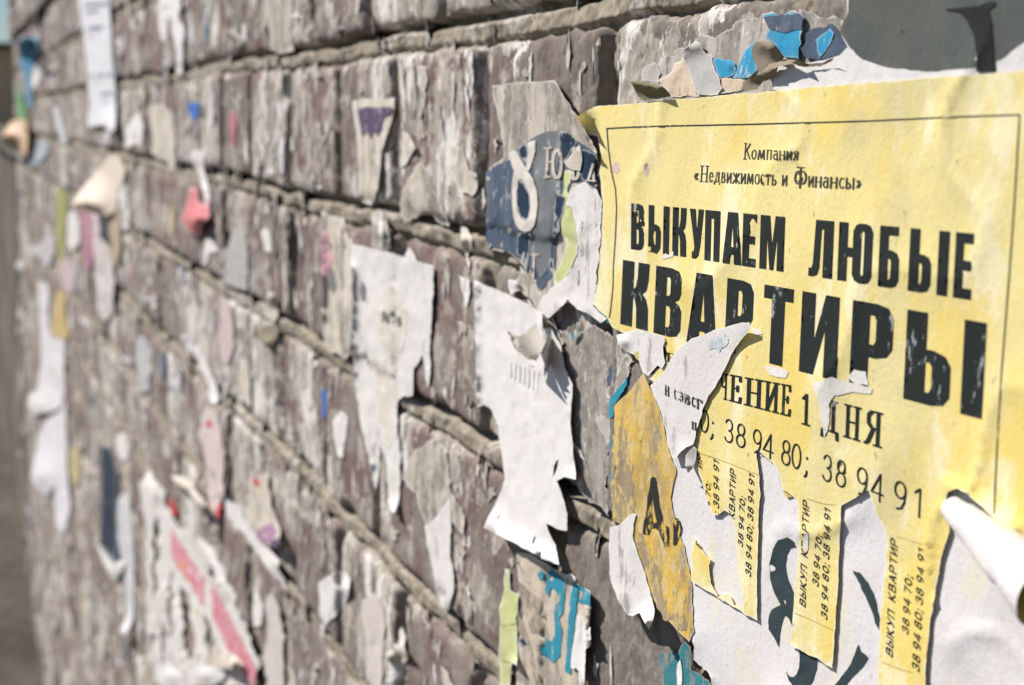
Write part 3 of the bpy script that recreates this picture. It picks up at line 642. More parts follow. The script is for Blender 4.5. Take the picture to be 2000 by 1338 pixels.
# places where the surface of the notice has been peeled to its white core
for pp in ([(1590, 747), (1618, 738), (1648, 742), (1680, 752), (1702, 758), (1698, 770), (1664, 764), (1630, 772), (1618, 790), (1622, 822), (1610, 852), (1600, 800)], [(1494, 716), (1516, 715), (1538, 725), (1534, 737), (1516, 735), (1503, 730)], [(1654, 735), (1668, 722), (1690, 728), (1694, 752), (1672, 750)], [(1466, 640), (1484, 642), (1490, 652), (1474, 656)], C4([(205, 470), (218, 420), (238, 425), (240, 520), (222, 545), (206, 520)]), [(1293, 506), (1300, 492), (1306, 496), (1314, 489), (1316, 502)]):
    sheet('peeled_patch', [[pp]], paper('peeled_core', (.80, .77, .72), .15), YP, None, YL, jag=2.4, step=8, parent=yn, add=.17)
# two faded violet blots
def blob(cx, cy, rx, ry, n=14, k=.15, s=1):
    r = random.Random(s); return [(cx + rx * math.cos(2 * math.pi * i / n) * r.uniform(1 - k, 1 + k), cy + ry * math.sin(2 * math.pi * i / n) * r.uniform(1 - k, 1 + k)) for i in range(n)]
sheet('violet_blot', [[blob(1203, 328, 8, 12)], [blob(1262, 330, 4.5, 13, s=2)]], paper('violet_blot', (.70, .51, .47), .7, (.78, .64, .36)), YP, None, YL, jag=.8, step=6, parent=yn, add=.06)
# the last strip, rolled up and showing its white back
def cone(name, a, b, na, nb, ra, rb, mat, parent, t0, t1, inner, seg=40, ln=26):
    xa, za = unp(a[0], a[1], na); xb, zb = unp(b[0], b[1], nb)
    A = np.array([xa, -na, za + CZ]); B = np.array([xb, -nb, zb + CZ]); d = B - A; d = d / np.linalg.norm(d)
    out = np.array([0, -1.0, 0]); e1 = out - d * (out @ d); e1 /= np.linalg.norm(e1); e2 = np.cross(d, e1)
    V = []
    for i in range(ln):
        u = i / (ln - 1); r = ra + (rb - ra) * u
        for j in range(seg):
            t = t0 + (t1 - t0) * j / (seg - 1); rr = r * (1 - .16 * (j / seg)) * (1 + .03 * math.sin(9 * u + t) + .05 * float(vnoise(np.array(u * 7.), np.array(t * 1.6), 3)) - .05 * max(0, float(vnoise(np.array(u * 16. + t), np.array(t * 2.), 8))))
            V.append(A + (B - A) * u + rr * (e1 * math.cos(t) + e2 * math.sin(t)))
    Fc = [(i * seg + j, i * seg + j + 1, (i + 1) * seg + j + 1, (i + 1) * seg + j) for i in range(ln - 1) for j in range(seg - 1)]
    o = mesh_obj(name, V, Fc, mat, parent)
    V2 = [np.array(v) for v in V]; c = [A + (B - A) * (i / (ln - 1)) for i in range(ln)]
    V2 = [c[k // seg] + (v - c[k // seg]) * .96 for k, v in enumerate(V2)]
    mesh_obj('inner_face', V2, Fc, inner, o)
    return o
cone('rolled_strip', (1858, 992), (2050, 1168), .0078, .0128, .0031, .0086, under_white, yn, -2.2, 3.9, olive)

# the torn flap of white paper pasted across the notice
FP = 5.6
flap = C2  # (kept short)
fl = sheet('paper_flap', CA([(598, 850), (640, 800), (700, 700), (745, 620), (820, 560), (900, 492), (990, 470), (1080, 420), (1160, 408), (1270, 372), (1340, 352), (1400, 356), (1416, 400), (1380, 450), (1330, 500), (1262, 600), (1230, 670), (1190, 742), (1150, 830), (1100, 920), (1040, 1000), (990, 1120), (960, 1230), (935, 1320), (915, 1420), (850, 1440), (800, 1480), (762, 1538), (722, 1540), (690, 1400), (660, 1260), (620, 1100), (570, 1000), (535, 905)]),
           white_torn, FP, None, [(1466, 630, 70, 2.2), (1338, 890, 40, 1.5)], jag=1.2, step=9, label='white torn paper flap pasted diagonally across the yellow notice', cat='paper flap', seed=3)
FT = glyph_line(SER, [('н_', 662, 700), ('с', 740, 775), ('э', 785, 822), ('в', 832, 886), ('с', 895, 930), ('г', 938, 992)], [(662, 985), (992, 1125)], [(662, 850), (992, 990)], CA, .2, .07) + glyph_line(SER, [('п', 892, 940)], [(892, 1282), (940, 1300)], [(892, 1180), (940, 1196)], CA, .22, .07)
text_obj('print', FT, paper('faded_print', (.05, .05, .05), 0, (.1, .1, .1), wear=.9, wearcol=(.72, .69, .67)), fl, FP, [(1466, 630, 70, 2.2), (1338, 890, 40, 1.5)])
sheet('blue_stain', [[CA(blob(1110, 545, 70, 60, k=.4))], [CA(blob(1180, 510, 40, 50, k=.4, s=4))]], paper('blue_stain', (.50, .56, .58), .5, (.74, .72, .7), wear=.8, wearcol=(.74, .72, .7)), FP, None, [(1466, 630, 70, 2.2), (1338, 890, 40, 1.5)], jag=3, step=8, parent=fl, add=.15)
sheet('paper_scrap', CA([(238, 470), (300, 452), (400, 418), (470, 425), (560, 450), (650, 470), (668, 510), (650, 560), (655, 640), (664, 700), (640, 760), (600, 735), (560, 770), (515, 820), (470, 790), (445, 720), (435, 690), (400, 640), (290, 590), (262, 540)]),
      white_torn, FP - .35, None, [(1215, 668, 26, 2.2)], jag=1.4, step=7, label='crumpled white scrap at the torn left edge of the yellow notice', cat='paper scrap')
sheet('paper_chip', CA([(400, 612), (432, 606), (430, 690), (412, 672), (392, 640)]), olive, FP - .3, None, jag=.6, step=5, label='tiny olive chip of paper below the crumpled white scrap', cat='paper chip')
sheet('paper_chip', C3([(528, 70), (560, 50), (578, 75), (572, 130), (555, 180), (532, 206), (518, 160), (520, 110)]), greyp, FP - .2, None, [(1339, 915, 24, 4)], jag=.8, step=5, label='small grey curled chip at the top of the torn strips', cat='paper chip')
sheet('paper_chip', C3([(1020, 215), (1045, 190), (1080, 215), (1092, 250), (1090, 330), (1060, 335), (1040, 310), (1030, 260)]), ochre, YP - .5, None, jag=1.2, step=6, label='ochre chip stuck in the gap between the middle strips', cat='paper chip')

# ================================================================== UPPER RIGHT: GREY-WHITE POSTER, BLUE SCRAPS
UPL = []
up = sheet('upper_poster', [(1656, -60), (1655, 20), (1648, 40), (1640, 62), (1655, 92), (1640, 108), (1612, 116), (1560, 124), (1520, 130), (1512, 150), (1508, 172), (1530, 182), (1490, 186), (1500, 215), (2200, 170), (2300, -150), (1900, -260)],
           paper('poster_white', (.74, .72, .71), .15, (.5, .5, .5), edge=(.78, .76, .74)), 3.9, None, UPL, jag=1.6, step=12, label='white poster with a big grey shape and a black letter above the yellow notice', cat='poster')
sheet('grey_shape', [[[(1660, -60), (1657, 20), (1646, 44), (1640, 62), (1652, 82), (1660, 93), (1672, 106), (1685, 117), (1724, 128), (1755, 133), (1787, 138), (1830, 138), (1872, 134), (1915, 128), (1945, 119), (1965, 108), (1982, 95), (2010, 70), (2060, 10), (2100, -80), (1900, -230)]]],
      paper('grey_green_print', (.105, .115, .105), .6, (.15, .155, .12), mott=((.085, .10, .10), (.14, .142, .10), (.07, .085, .09)), scale=.9), 3.9, None, UPL, jag=1.4, step=12, parent=up, add=.12)  # mottled dark grey-green area with a curved lower edge, laid over the white
sheet('black_letter', [[CT([(1640, 42), (1700, 36), (1790, 28), (1830, 8), (1868, 4), (1872, 20), (1838, 44), (1848, 100), (1858, 200), (1868, 330), (1780, 330), (1782, 250), (1766, 160), (1740, 95), (1705, 58), (1650, 52)])]], paper('poster_black', (.022, .024, .022), 0, (.1, .1, .1)), 3.9, None, UPL, jag=.8, step=9, parent=up, add=.28)
# ================================================================== SCRAPS ON THE WALL
def scrap(pts, mat, label, plane=-1.5, stick=1.0, lifts=None, jag=2.0, step=8, name='paper_scrap', cat='paper scrap', seed=0, parts=()):
    o = sheet(name, pts if isinstance(pts[0], list) else [[pts]], mat, plane, stick, lifts, jag, step, label, cat, seed=seed)
    for nm, q, m, a in parts:
        sheet(nm, q if isinstance(q[0], list) else [[q]], m, plane, stick, lifts, min(jag, 1.6), step, parent=o, add=a, seed=seed + 3)
    return o
# --- upper right remnants
scrap([(1236, 165), (1262, 150), (1290, 118), (1330, 96), (1372, 72), (1408, 66), (1440, 44), (1500, 30), (1560, 22), (1600, 30), (1652, 36), (1640, 70), (1660, 95), (1640, 118), (1560, 130), (1516, 150), (1520, 190), (1400, 200), (1290, 206), (1240, 200)], paper('pulpy_grey', (.50, .46, .42), .7, (.26, .23, .2), edge=(.6, .57, .53), wear=.5, wearcol=(.66, .62, .58), grime=.75, streaky=.9), 'broad grey pulpy layer of torn paper under the blue scraps', -.5, .7, jag=7, name='paper_layer', cat='paper scrap')
scrap(CT([(320, 358), (390, 330), (400, 290), (430, 262), (520, 352), (600, 354), (725, 356), (735, 388), (700, 420), (640, 432), (380, 445), (350, 400)]), peach, 'peach coloured remnant just above the top edge of the yellow notice', .3, 1.0, jag=4)
scrap(CT([(440, 245), (470, 205), (490, 195), (512, 205), (530, 250), (560, 262), (580, 310), (600, 356), (610, 400), (590, 432), (500, 428), (455, 330)]), paper('grey_white_paper', (.50, .49, .47), .5, (.3, .29, .27), edge=(.66, .64, .61)), 'torn grey white strip standing on the peach remnant', .4, 1.6, [(1340, 95, 1360, 90, 30, 1.6)], jag=4)
scrap(CT([(250, 310), (300, 290), (330, 330), (320, 380), (250, 372), (240, 345)]), paper('pale_remnant', (.52, .48, .45), .6, (.3, .27, .24), edge=(.62, .6, .56)), 'pale smudge of paper left of the peach remnant', 0, .8, jag=3)
scrap(CT([(568, 272), (610, 262), (650, 275), (682, 290), (668, 330), (640, 352), (606, 352), (590, 325)]), blue, 'small bright blue scrap between the grey strip and the larger blue scraps', .4, 1.2, [(1425, 128, 18, 1.2)], jag=4)
scrap(CT([(655, 352), (690, 310), (715, 240), (735, 205), (775, 185), (800, 200), (775, 240), (768, 290), (778, 320), (740, 354)]), blue, 'bright blue upright shred behind the curled brown flap', .4, 1.2, jag=4)
scrap(CT([(800, 75), (850, 68), (970, 60), (985, 75), (975, 160), (968, 272), (905, 268), (880, 235), (850, 200), (815, 185), (822, 130)]), blue, 'largest bright blue scrap, with a faded grey top', .4, 1.2, jag=4, parts=[('faded_top', CT([(802, 76), (968, 62), (983, 78), (976, 135), (900, 150), (850, 140), (824, 130)]), slate, .2)])
scrap(CT([(1000, 150), (1060, 128), (1120, 115), (1150, 150), (1200, 225), (1150, 255), (1060, 268), (1000, 262), (985, 230)]), slate, 'washed out blue grey scrap just left of the poster with the grey shape', .4, 1.0, jag=4, parts=[('blue_streak', CT([(1040, 180), (1110, 130), (1130, 150), (1080, 250), (1060, 262)]), blue, .2)])
scrap(CT([(745, 225), (765, 195), (800, 185), (838, 195), (870, 220), (900, 265), (890, 285), (830, 300), (790, 345), (770, 300), (750, 262)]), brownp, 'dark brown curled flap overlapping the bright blue scraps', 4.5, None, [(1490, 85, 1515, 95, 30, 4)], jag=2.6, name='paper_flap', cat='paper flap')
scrap(CT([(700, 412), (715, 372), (760, 350), (830, 298), (905, 275), (960, 276), (1010, 290), (1070, 285), (1130, 262), (1120, 280), (1060, 302), (1000, 305), (930, 290), (862, 312), (858, 352), (800, 372), (770, 410), (735, 418)]), brownp, 'long olive brown curled edge rising from the notice towards the grey shape', 5.0, None, [(1470, 150, 1560, 118, 18, 2.5), (1560, 118, 1630, 112, 12, 2)], jag=2.2, step=6, name='paper_flap', cat='paper flap')
scrap(CT([(190, 375), (230, 372), (300, 385), (345, 402), (368, 425), (376, 442), (345, 448), (300, 460), (258, 462), (225, 440), (205, 402)]), paper('brown_leaf', (.22, .19, .11), .5, (.34, .3, .2)), 'dark brown leaf-like curl sticking out over the top left of the notice', 5.2, None, [(1235, 160, 1290, 172, 26, 3.5)], jag=.8, step=6, name='paper_curl', cat='paper curl')

# --- the blue anniversary poster with its number
LF8 = [(1098, 165, 1168, 310, 26, 6)]
p8 = sheet('anniversary_poster', [(960, 168), (1010, 161), (1084, 157), (1092, 172), (1108, 200), (1126, 224), (1148, 262), (1162, 288), (1170, 325), (1172, 365), (1166, 430), (1128, 520), (1112, 560), (1080, 575), (1050, 600), (1040, 545), (1012, 505), (988, 491), (950, 488), (951, 413), (948, 336), (965, 322), (985, 308), (980, 262), (972, 225)],
           dirty, -.6, 1.3, LF8, jag=1.6, step=9, label='torn dark blue poster with the number 8 and a cream crinkled top', cat='poster')
def pr(nm, q, m, a, jag=1.2):
    for g in (q if isinstance(q[0], list) else [[q]]): sheet(nm, [g], m, -.6, 1.3, LF8, jag, 8, parent=p8, add=a)
pr('printed_panel', C8([(185, 402), (240, 372), (310, 335), (355, 310), (385, 320), (420, 240), (445, 195), (500, 175), (560, 130), (640, 102), (740, 86), (800, 110), (870, 168), (900, 190), (1000, 262), (1030, 335), (1040, 420), (1030, 525), (940, 500), (880, 470), (820, 490), (780, 600), (750, 740), (740, 900), (712, 960), (705, 1100), (690, 1180), (640, 1230), (600, 1290), (565, 1255), (550, 1160), (480, 1085), (430, 1045), (340, 995), (260, 965), (185, 980), (192, 700)]), slate, .25, 1.8)
pr('grey_stripe', [[C8([(555, 132), (622, 108), (740, 88), (735, 240), (720, 440), (690, 660), (682, 880), (672, 1090), (600, 1200), (560, 1130), (520, 1000), (535, 850), (575, 600), (545, 430), (556, 250)])]], slateg, .40)
pr('navy_stripe', [[C8([(738, 88), (800, 108), (872, 170), (842, 220), (770, 330), (735, 330)])], [C8([(890, 225), (1005, 275), (1030, 340), (1035, 420), (1020, 520), (960, 520), (930, 480), (900, 440), (880, 380), (900, 300)])], [C8([(712, 470), (745, 465), (742, 560), (775, 600), (770, 700), (738, 770), (740, 840), (690, 910), (682, 860), (700, 660)])], [C8([(420, 860), (522, 850), (515, 1000), (490, 1160), (478, 1165), (470, 1040), (420, 1020), (415, 940)])], [C8([(190, 930), (235, 945), (215, 975), (188, 978)])], [C8([(660, 1050), (690, 1060), (710, 1150), (690, 1172), (660, 1110)])]], navy, .55, 1.6)
pr('number_core', [[C8([(412, 560), (425, 470), (450, 455), (485, 500), (512, 580), (522, 670), (510, 740), (485, 775), (450, 755), (425, 690)])], [C8([(440, 205), (500, 185), (502, 300), (490, 345), (440, 290), (425, 240)])]], navy, .7, .6)
n8 = C8([(355, 262), (385, 240), (420, 255), (455, 320), (490, 385), (540, 460), (566, 540), (575, 640), (562, 730), (548, 800), (520, 840), (480, 853), (440, 838), (410, 800), (390, 720), (382, 620), (380, 520), (390, 440), (398, 400), (375, 330)])
n8h = C8([(414, 560), (428, 462), (452, 455), (485, 498), (512, 578), (521, 670), (509, 740), (484, 773), (452, 752), (424, 690)])
pr('number_eight', [[n8, n8h], [C8([(500, 182), (556, 165), (555, 250), (535, 330), (510, 395), (480, 385), (496, 330), (504, 260)])]], paper('number_cream', (.72, .67, .60), .3, (.55, .5, .44)), .85, .8)
let = [stroke_px(C8(L), wd) for L, wd in (([(648, 230), (640, 440)], 5.5), ([(625, 228), (675, 224)], 3), ([(622, 446), (665, 440)], 3), ([(645, 330), (685, 330)], 3), (arc(718, 345, 32, 105, 0, 360, 18), 5.5), ([(835, 228), (880, 222)], 3), ([(840, 230), (838, 440)], 5), (arc(848, 410, 30, 48, -110, 130, 10), 5), ([(985, 350), (950, 465)], 4), ([(985, 350), (992, 470)], 5), ([(935, 468), (1005, 472)], 3), ([(545, 1020), (538, 1180)], 5), ([(580, 1022), (525, 1022)], 3), ([(470, 1010), (455, 1080)], 3))]
for L in let: sheet('lettering', L, paper('letter_cream', (.58, .53, .46), .3, (.4, .37, .33)), -.6, 1.3, LF8, 0, 8, parent=p8, add=.85)
pr('torn_chip', C8([(770, 330), (830, 270), (890, 200), (905, 330), (890, 395), (830, 385), (800, 370)]), dirty, 1.3)
scrap(C8([(740, 470), (770, 400), (830, 390), (815, 480), (790, 560), (838, 640), (868, 760), (875, 900), (868, 1010), (835, 1100), (780, 1205), (740, 1250), (690, 1248), (685, 1190), (745, 1090), (790, 960), (755, 860), (750, 740), (778, 640), (742, 540)]), lime, 'pale lime green shred between the blue poster and the yellow notice', .6, 1.8, seed=2)
scrap([(1104, 400), (1112, 376), (1143, 353), (1166, 372), (1176, 395), (1170, 487), (1163, 560), (1158, 600), (1186, 622), (1175, 630), (1150, 612), (1130, 604), (1110, 585), (1090, 605), (1068, 622), (1050, 604), (1052, 585), (1082, 560), (1112, 538), (1128, 500), (1127, 440), (1116, 405)], white_torn, 'crumpled white paper squeezed between the lime shred and the yellow notice', 1.2, 2.2, [(1100, 600, 40, 1.5)], jag=3, parts=[('dirt_marks', [[C8(blob(900, 800, 12, 40, k=.5))], [C8(blob(895, 960, 14, 70, k=.5, s=5))], [C8(blob(1005, 800, 10, 30, k=.5, s=8))], [C8(blob(870, 1200, 10, 60, k=.5, s=9))]], greyp, .2)])

# --- middle of the picture
scrap([(687, 476), (720, 484), (755, 492), (788, 503), (820, 511), (847, 519), (846, 565), (843, 615), (840, 660), (839, 690), (842, 730), (836, 756), (829, 735), (826, 690), (818, 705), (808, 719), (806, 772), (790, 774), (776, 785), (775, 812), (777, 849), (781, 893), (781, 940), (778, 975), (771, 1002), (764, 1000), (759, 983), (757, 930), (752, 889), (742, 870), (742, 916), (734, 956), (727, 930), (721, 893), (712, 860), (705, 826), (694, 750), (687, 669)],
      white_torn, 'white torn notice left of centre, ripped into long hanging strips', .5, 1.4, [(687, 520, 687, 780, 14, 3), (771, 1000, 40, 4)], jag=1.8, step=8, name='torn_notice', cat='notice',
      parts=[('exposed_backing', [[[(742, 575), (758, 556), (772, 562), (783, 585), (795, 615), (791, 668), (778, 706), (752, 694), (738, 669), (734, 615)]], [[(724, 694), (748, 700), (772, 706), (774, 790), (776, 850), (762, 872), (748, 868), (736, 790)]]], paper('soft_beige', (.71, .645, .57), .5, (.6, .53, .45), edge=(.76, .73, .69), wear=.6, wearcol=(.77, .74, .71)), .2), ('print_marks', [[[(745, 612), (750, 606), (752, 618), (758, 612), (757, 632), (750, 622), (746, 630)]], [[(760, 610), (772, 607), (774, 616), (762, 618)]], [[(764, 622), (782, 618), (783, 634), (777, 640), (774, 628), (766, 630)]], [blob(707, 565, 6, 22, k=.4, s=5)]], shadeink, .5)])
scrap([(629, 412), (650, 420), (674, 428), (673, 446), (687, 470), (688, 540), (686, 640), (682, 692), (672, 702), (660, 690), (646, 688), (631, 652), (628, 593), (629, 500)], cream, 'cream scrap with a pink edge, left of the white torn notice', -1.0, 1.0, [(629, 420, 629, 620, 14, 3)],
      parts=[('pink_edge', [(628, 458), (638, 449), (640, 478), (650, 500), (648, 516), (634, 554), (628, 545)], hot, .3), ('grey_print', [[blob(649, 547, 8, 25, k=.3)], [blob(645, 482, 3, 8, k=.3, s=3)]], shadeink, .3)])
scrap([(728, 418), (741, 408), (752, 425), (760, 455), (764, 486), (748, 491), (736, 488), (726, 482)], greyp, 'grey curl of paper arching above the white torn notice', 1.0, 1.6, [(728, 440, 762, 470, 22, 7)], jag=1, name='paper_curl', cat='paper curl', parts=[('cream_edge', [(741, 409), (748, 420), (748, 490), (739, 488)], cream, .4)])
scrap([(799, 483), (788, 503), (800, 507), (814, 509), (807, 494)], white_torn, 'tiny white triangle poking up from the top of the white torn notice', 0, 1.8, jag=.8, step=6)
LW = [(945, 1030, 46, 9), (945, 1030, 1091, 1102, 26, 5), (1058, 612, 1062, 660, 16, 3), (1125, 935, 30, 3), (929, 560, 932, 780, 12, 2)]
scrap([[[(926, 547), (958, 560), (991, 575), (1028, 594), (1058, 611), (1060, 640), (1076, 640), (1096, 676), (1104, 722), (1118, 748), (1117, 780), (1114, 824), (1119, 871), (1125, 937), (1112, 933), (1102, 931), (1088, 938), (1097, 963), (1109, 1005), (1107, 1037), (1090, 1034), (1068, 1023), (1073, 1042), (1084, 1065), (1091, 1103), (1056, 1089), (996, 1056), (945, 1031), (956, 1005), (977, 963), (986, 931), (980, 889), (970, 824), (960, 800), (945, 790), (932, 796), (929, 685)],
        [(1091, 898), (1086, 902), (1081, 917), (1079, 932), (1083, 926), (1089, 912)], [(976, 1004), (973, 1008), (969, 1016), (971, 1017), (976, 1009)], [(1045, 1046), (1041, 1054), (1039, 1064), (1044, 1060), (1047, 1050)]]],
      white, 'largest white torn notice in the middle, its lower corner lifting off the bricks', 1.6, 1.6, LW, jag=1.3, step=9, name='torn_notice', cat='notice',
      parts=[('ghost_print', [stroke_px([(998 + i * 9, 708 + i * 3), (996 + i * 9, 736 + i * 5)], 1.3) [k] for i in range(7) for k in range(1)] + [stroke_px([(1034, 712), (1042, 714), (1038, 738)], 1.5)[0]], paper('ghost_print', (.52, .51, .52), .3), .25)])
scrap([(991, 646), (1002, 653), (1014, 656), (1026, 650), (1037, 640), (1052, 626), (1066, 618), (1072, 640), (1070, 655), (1058, 685), (1047, 705), (1038, 702), (1028, 701), (1016, 690), (1004, 680)], paper('flap_back', (.50, .46, .40), .4, (.36, .32, .27)), 'grey folded flap hanging out of the top of the largest white notice', 1.6, 2.2, [(991, 646, 1028, 702, 62, 13)], jag=.8, step=6, name='paper_flap', cat='paper flap')
scrap([(1067, 660), (1074, 652), (1086, 672), (1084, 690), (1074, 716), (1063, 738), (1062, 712), (1066, 690)], paper('flap_white', (.60, .57, .53), .3), 'narrow white upright curl beside the grey folded flap', 1.2, 2.0, [(1063, 738, 1067, 660, 14, 8)], jag=.8, step=5, name='paper_curl', cat='paper curl')
scrap([(896, 538), (908, 542), (917, 546), (916, 580), (910, 602), (904, 575)], white_torn, 'small white sliver left of the top of the largest white notice', -.5, 1.2, jag=1.4)
scrap([(993, 546), (1008, 548), (1015, 560), (1018, 567), (1005, 570), (998, 577), (994, 562)], white_torn, 'small bent white square above the largest white notice', 0, 1.6, [(1012, 552, 18, 3)], jag=.8, step=5)
scrap([(1015, 520), (1040, 550), (1060, 575), (1078, 600), (1085, 640), (1100, 668), (1092, 690), (1078, 650), (1066, 618), (1030, 580), (1010, 560)], dirty, 'dirty cream tatter above the right corner of the largest white notice', 0, 1.2, jag=4)
scrap([(688, 196), (730, 193), (771, 190), (768, 225), (755, 262), (745, 300), (743, 330), (736, 372), (724, 402), (708, 396), (700, 386), (703, 330), (697, 262), (690, 230)], cream, 'cream scrap with a purple triangle near the top', -1.2, 1.0, [(771, 190, 735, 372, 12, 3)], jag=1.6, parts=[('purple_triangle', [(699, 212), (733, 209), (766, 208), (752, 238), (738, 268), (731, 255), (722, 272), (716, 255), (708, 268), (702, 250)], purple, .3)])
scrap(CM([(500, 680), (520, 690), (545, 722), (566, 772), (540, 810), (515, 862), (488, 868), (488, 760)]), cream, 'pointed cream scrap right of the one with the purple triangle', -1, 1.0, [(812, 289, 20, 3)])
scrap(CM([(488, 1000), (530, 930), (560, 862), (590, 850), (612, 882), (640, 930), (662, 985), (690, 1040), (705, 1085), (742, 1180), (700, 1170), (640, 1112), (590, 1125), (545, 1140), (500, 1165), (485, 1120)]), dirty, 'wide dirty cream remnant low on the brick under the pointed cream scrap', -1.2, .9, jag=4)
scrap(CM([(740, 770), (770, 745), (800, 780), (828, 830), (842, 885), (880, 900), (895, 930), (890, 970), (862, 1025), (835, 1010), (800, 1005), (770, 950), (742, 890)]), cream, 'crinkled cream scrap left of the blue poster', -1, 1.1, [(828, 800, 890, 970, 22, 3)], jag=2.4)
scrap(CM([(868, 1045), (895, 1010), (920, 978), (925, 1050), (915, 1098), (890, 1090)]), cream, 'small cream chip touching the lower left side of the blue poster', -1, 1.2)
scrap(CM([(800, 1175), (835, 1190), (855, 1240), (850, 1300), (830, 1340), (810, 1300), (795, 1240)]), cream, 'cream drip of paper on the mortar under the blue poster', -3, .9, jag=2)
scrap(CM([(580, 340), (625, 345), (622, 420), (600, 490), (575, 440)]), dirty, 'dirty cream shred high on the brick above the pointed cream scrap', -1, .9, jag=2.5)

# --- lower middle
scrap([(1006, 1077), (1038, 1083), (1077, 1108), (1114, 1129), (1130, 1140), (1153, 1155), (1154, 1200), (1152, 1240), (1143, 1268), (1136, 1345), (1008, 1345), (1012, 1260), (1024, 1190), (1014, 1134)], beige, 'beige poster remnant with teal figures under the largest white notice', -.8, 1.1, [(1153, 1160, 1143, 1270, 14, 3)], jag=1.8, name='poster_remnant', cat='poster',
      parts=[('teal_figures', [[CB([(650, 400), (680, 360), (695, 370), (690, 440), (660, 440)])], [CB([(712, 420), (740, 375), (768, 350), (800, 380), (850, 420), (880, 470), (884, 600), (868, 720), (835, 775), (862, 850), (856, 960), (850, 1060), (828, 1120), (796, 1146), (740, 1115), (668, 1050), (685, 1010), (720, 1020), (712, 930), (740, 960), (775, 975), (798, 920), (800, 800), (790, 720), (800, 660), (840, 620), (812, 545), (775, 505), (745, 585), (712, 545)]), CB([(740, 440), (765, 395), (785, 430), (770, 455)])], [CB([(940, 468), (998, 490), (990, 620), (972, 770), (955, 960), (938, 1210), (930, 1250), (884, 1225), (905, 900), (925, 640)])], [CB([(998, 482), (1095, 545), (1092, 670), (1040, 650), (995, 630), (1000, 560)]), CB([(1005, 520), (1040, 545), (1042, 580), (1002, 620)])]], teal, .3),
             ('dirt', [[CB([(490, 450), (560, 520), (680, 620), (720, 760), (700, 900), (600, 900), (520, 700)])], [CB([(480, 700), (560, 900), (640, 1200), (700, 1345), (640, 1345), (560, 1050), (480, 850)])]], paper('brown_dirt', (.31, .26, .20), .6, (.2, .17, .13), wear=.9, wearcol=(.5, .43, .34)), .2)])
scrap(CB([(985, 760), (1010, 745), (1050, 770), (1085, 800), (1100, 860), (1096, 1010), (1055, 1030), (1048, 1345), (1000, 1345), (1000, 1225), (975, 1185), (950, 1200), (930, 1188), (960, 960)]), white_torn, 'clean white strip over the right side of the teal figures', 0, 1.8, [(1152, 1230, 1142, 1330, 14, 3)], jag=1.2)
scrap(CB([(890, 405), (935, 395), (975, 430), (965, 470), (925, 450)]), white_torn, 'tiny white patch just above the teal figures', 0, 1.6, jag=1, step=5)
scrap(CB([(372, 350), (415, 358), (420, 530), (455, 560), (490, 555), (485, 700), (470, 780), (482, 950), (476, 1172), (430, 1150), (415, 1345), (330, 1345), (332, 1130), (318, 1085), (335, 900), (326, 680), (362, 560)]), lime, 'narrow pale lime strip hanging left of the teal figures', -.5, 1.6, [(1009, 1299, 30, 4)], jag=1.3, parts=[('crease', [[q] for q in (CB([(345, 830), (470, 815), (470, 822), (345, 838)]), CB([(345, 1125), (460, 1160), (460, 1168), (345, 1135)]))], paper('crease_line', (.40, .42, .2), .3), .15)])
scrap(CB([(490, 950), (520, 935), (575, 985), (540, 1000), (495, 995)]), navy, 'small navy chip between the lime strip and the teal figures', -.5, 1.7, jag=1, step=5)
scrap(C5([(488, 250), (520, 180), (560, 120), (640, 60), (690, 55), (725, 120), (740, 250), (745, 330), (790, 400), (818, 450), (818, 560), (790, 520), (752, 480), (740, 640), (765, 740), (766, 840), (742, 940), (720, 930), (702, 925), (680, 880), (655, 760), (640, 660), (622, 600), (630, 520), (600, 460), (560, 340), (520, 290)]), dirty, 'long dirty cream peel hanging down the brick below the white torn notice', -1.2, 1.1, [(818, 450, 818, 560, 16, 4), (745, 250, 790, 400, 16, 3)], jag=2.6, parts=[('white_strip', C5([(612, 500), (660, 470), (742, 360), (748, 480), (740, 640), (764, 760), (760, 850), (735, 940), (705, 920), (672, 840), (645, 660), (625, 600)]), white_torn, .3)])
scrap(C5([(60, 800), (110, 770), (150, 735), (200, 745), (225, 785), (212, 870), (170, 950), (120, 990), (95, 1030), (80, 1092), (65, 1000)]), white_torn, 'white tadpole shaped scrap with a dark hole low on the wall', -2.5, 1.0, [(675, 1150, 30, 4)], parts=[('hole_stain', blob(654, 1128, 5, 6), brownp, .4)])
scrap(C5([(290, 892), (330, 850), (365, 870), (395, 925), (405, 1010), (398, 1110), (390, 1250), (385, 1345), (305, 1345), (310, 1100), (285, 980)]), paper('rosy_white', (.64, .575, .53), .45, (.45, .38, .33), edge=(.7, .66, .62)), 'rosy white rounded shred right of the tadpole shaped scrap', -1.5, .9, jag=2.2)
scrap(C5([(408, 1190), (430, 1155), (465, 1150), (425, 1080), (420, 1040), (450, 1090), (482, 1110), (478, 1050), (495, 1030), (515, 1090), (505, 1130), (528, 1190), (500, 1225), (470, 1240), (440, 1230)]), cream, 'small spiky cream curl near the bottom edge', -1, 1.5, [(795, 1270, 30, 7), (760, 1282, 20, 5)], jag=1, name='paper_curl', cat='paper curl')
scrap(C5([(700, 1230), (730, 1265), (760, 1345), (720, 1345), (700, 1300)]), cream, 'cream splinter at the bottom edge beside the spiky curl', -1, 1.0)
scrap(C5([(430, 90), (470, 60), (492, 130), (480, 260), (482, 400), (470, 440), (440, 430), (425, 330), (428, 200)]), white_torn, 'white tongue of paper beside the dirty cream peel', -1.2, 1.0, jag=1.8)
scrap(C5([(130, -40), (170, -100), (210, -60), (195, 60), (185, 150), (160, 140), (140, 60)]), white_torn, 'pale streak of paper below and left of the white torn notice', -1.2, .9, jag=2)

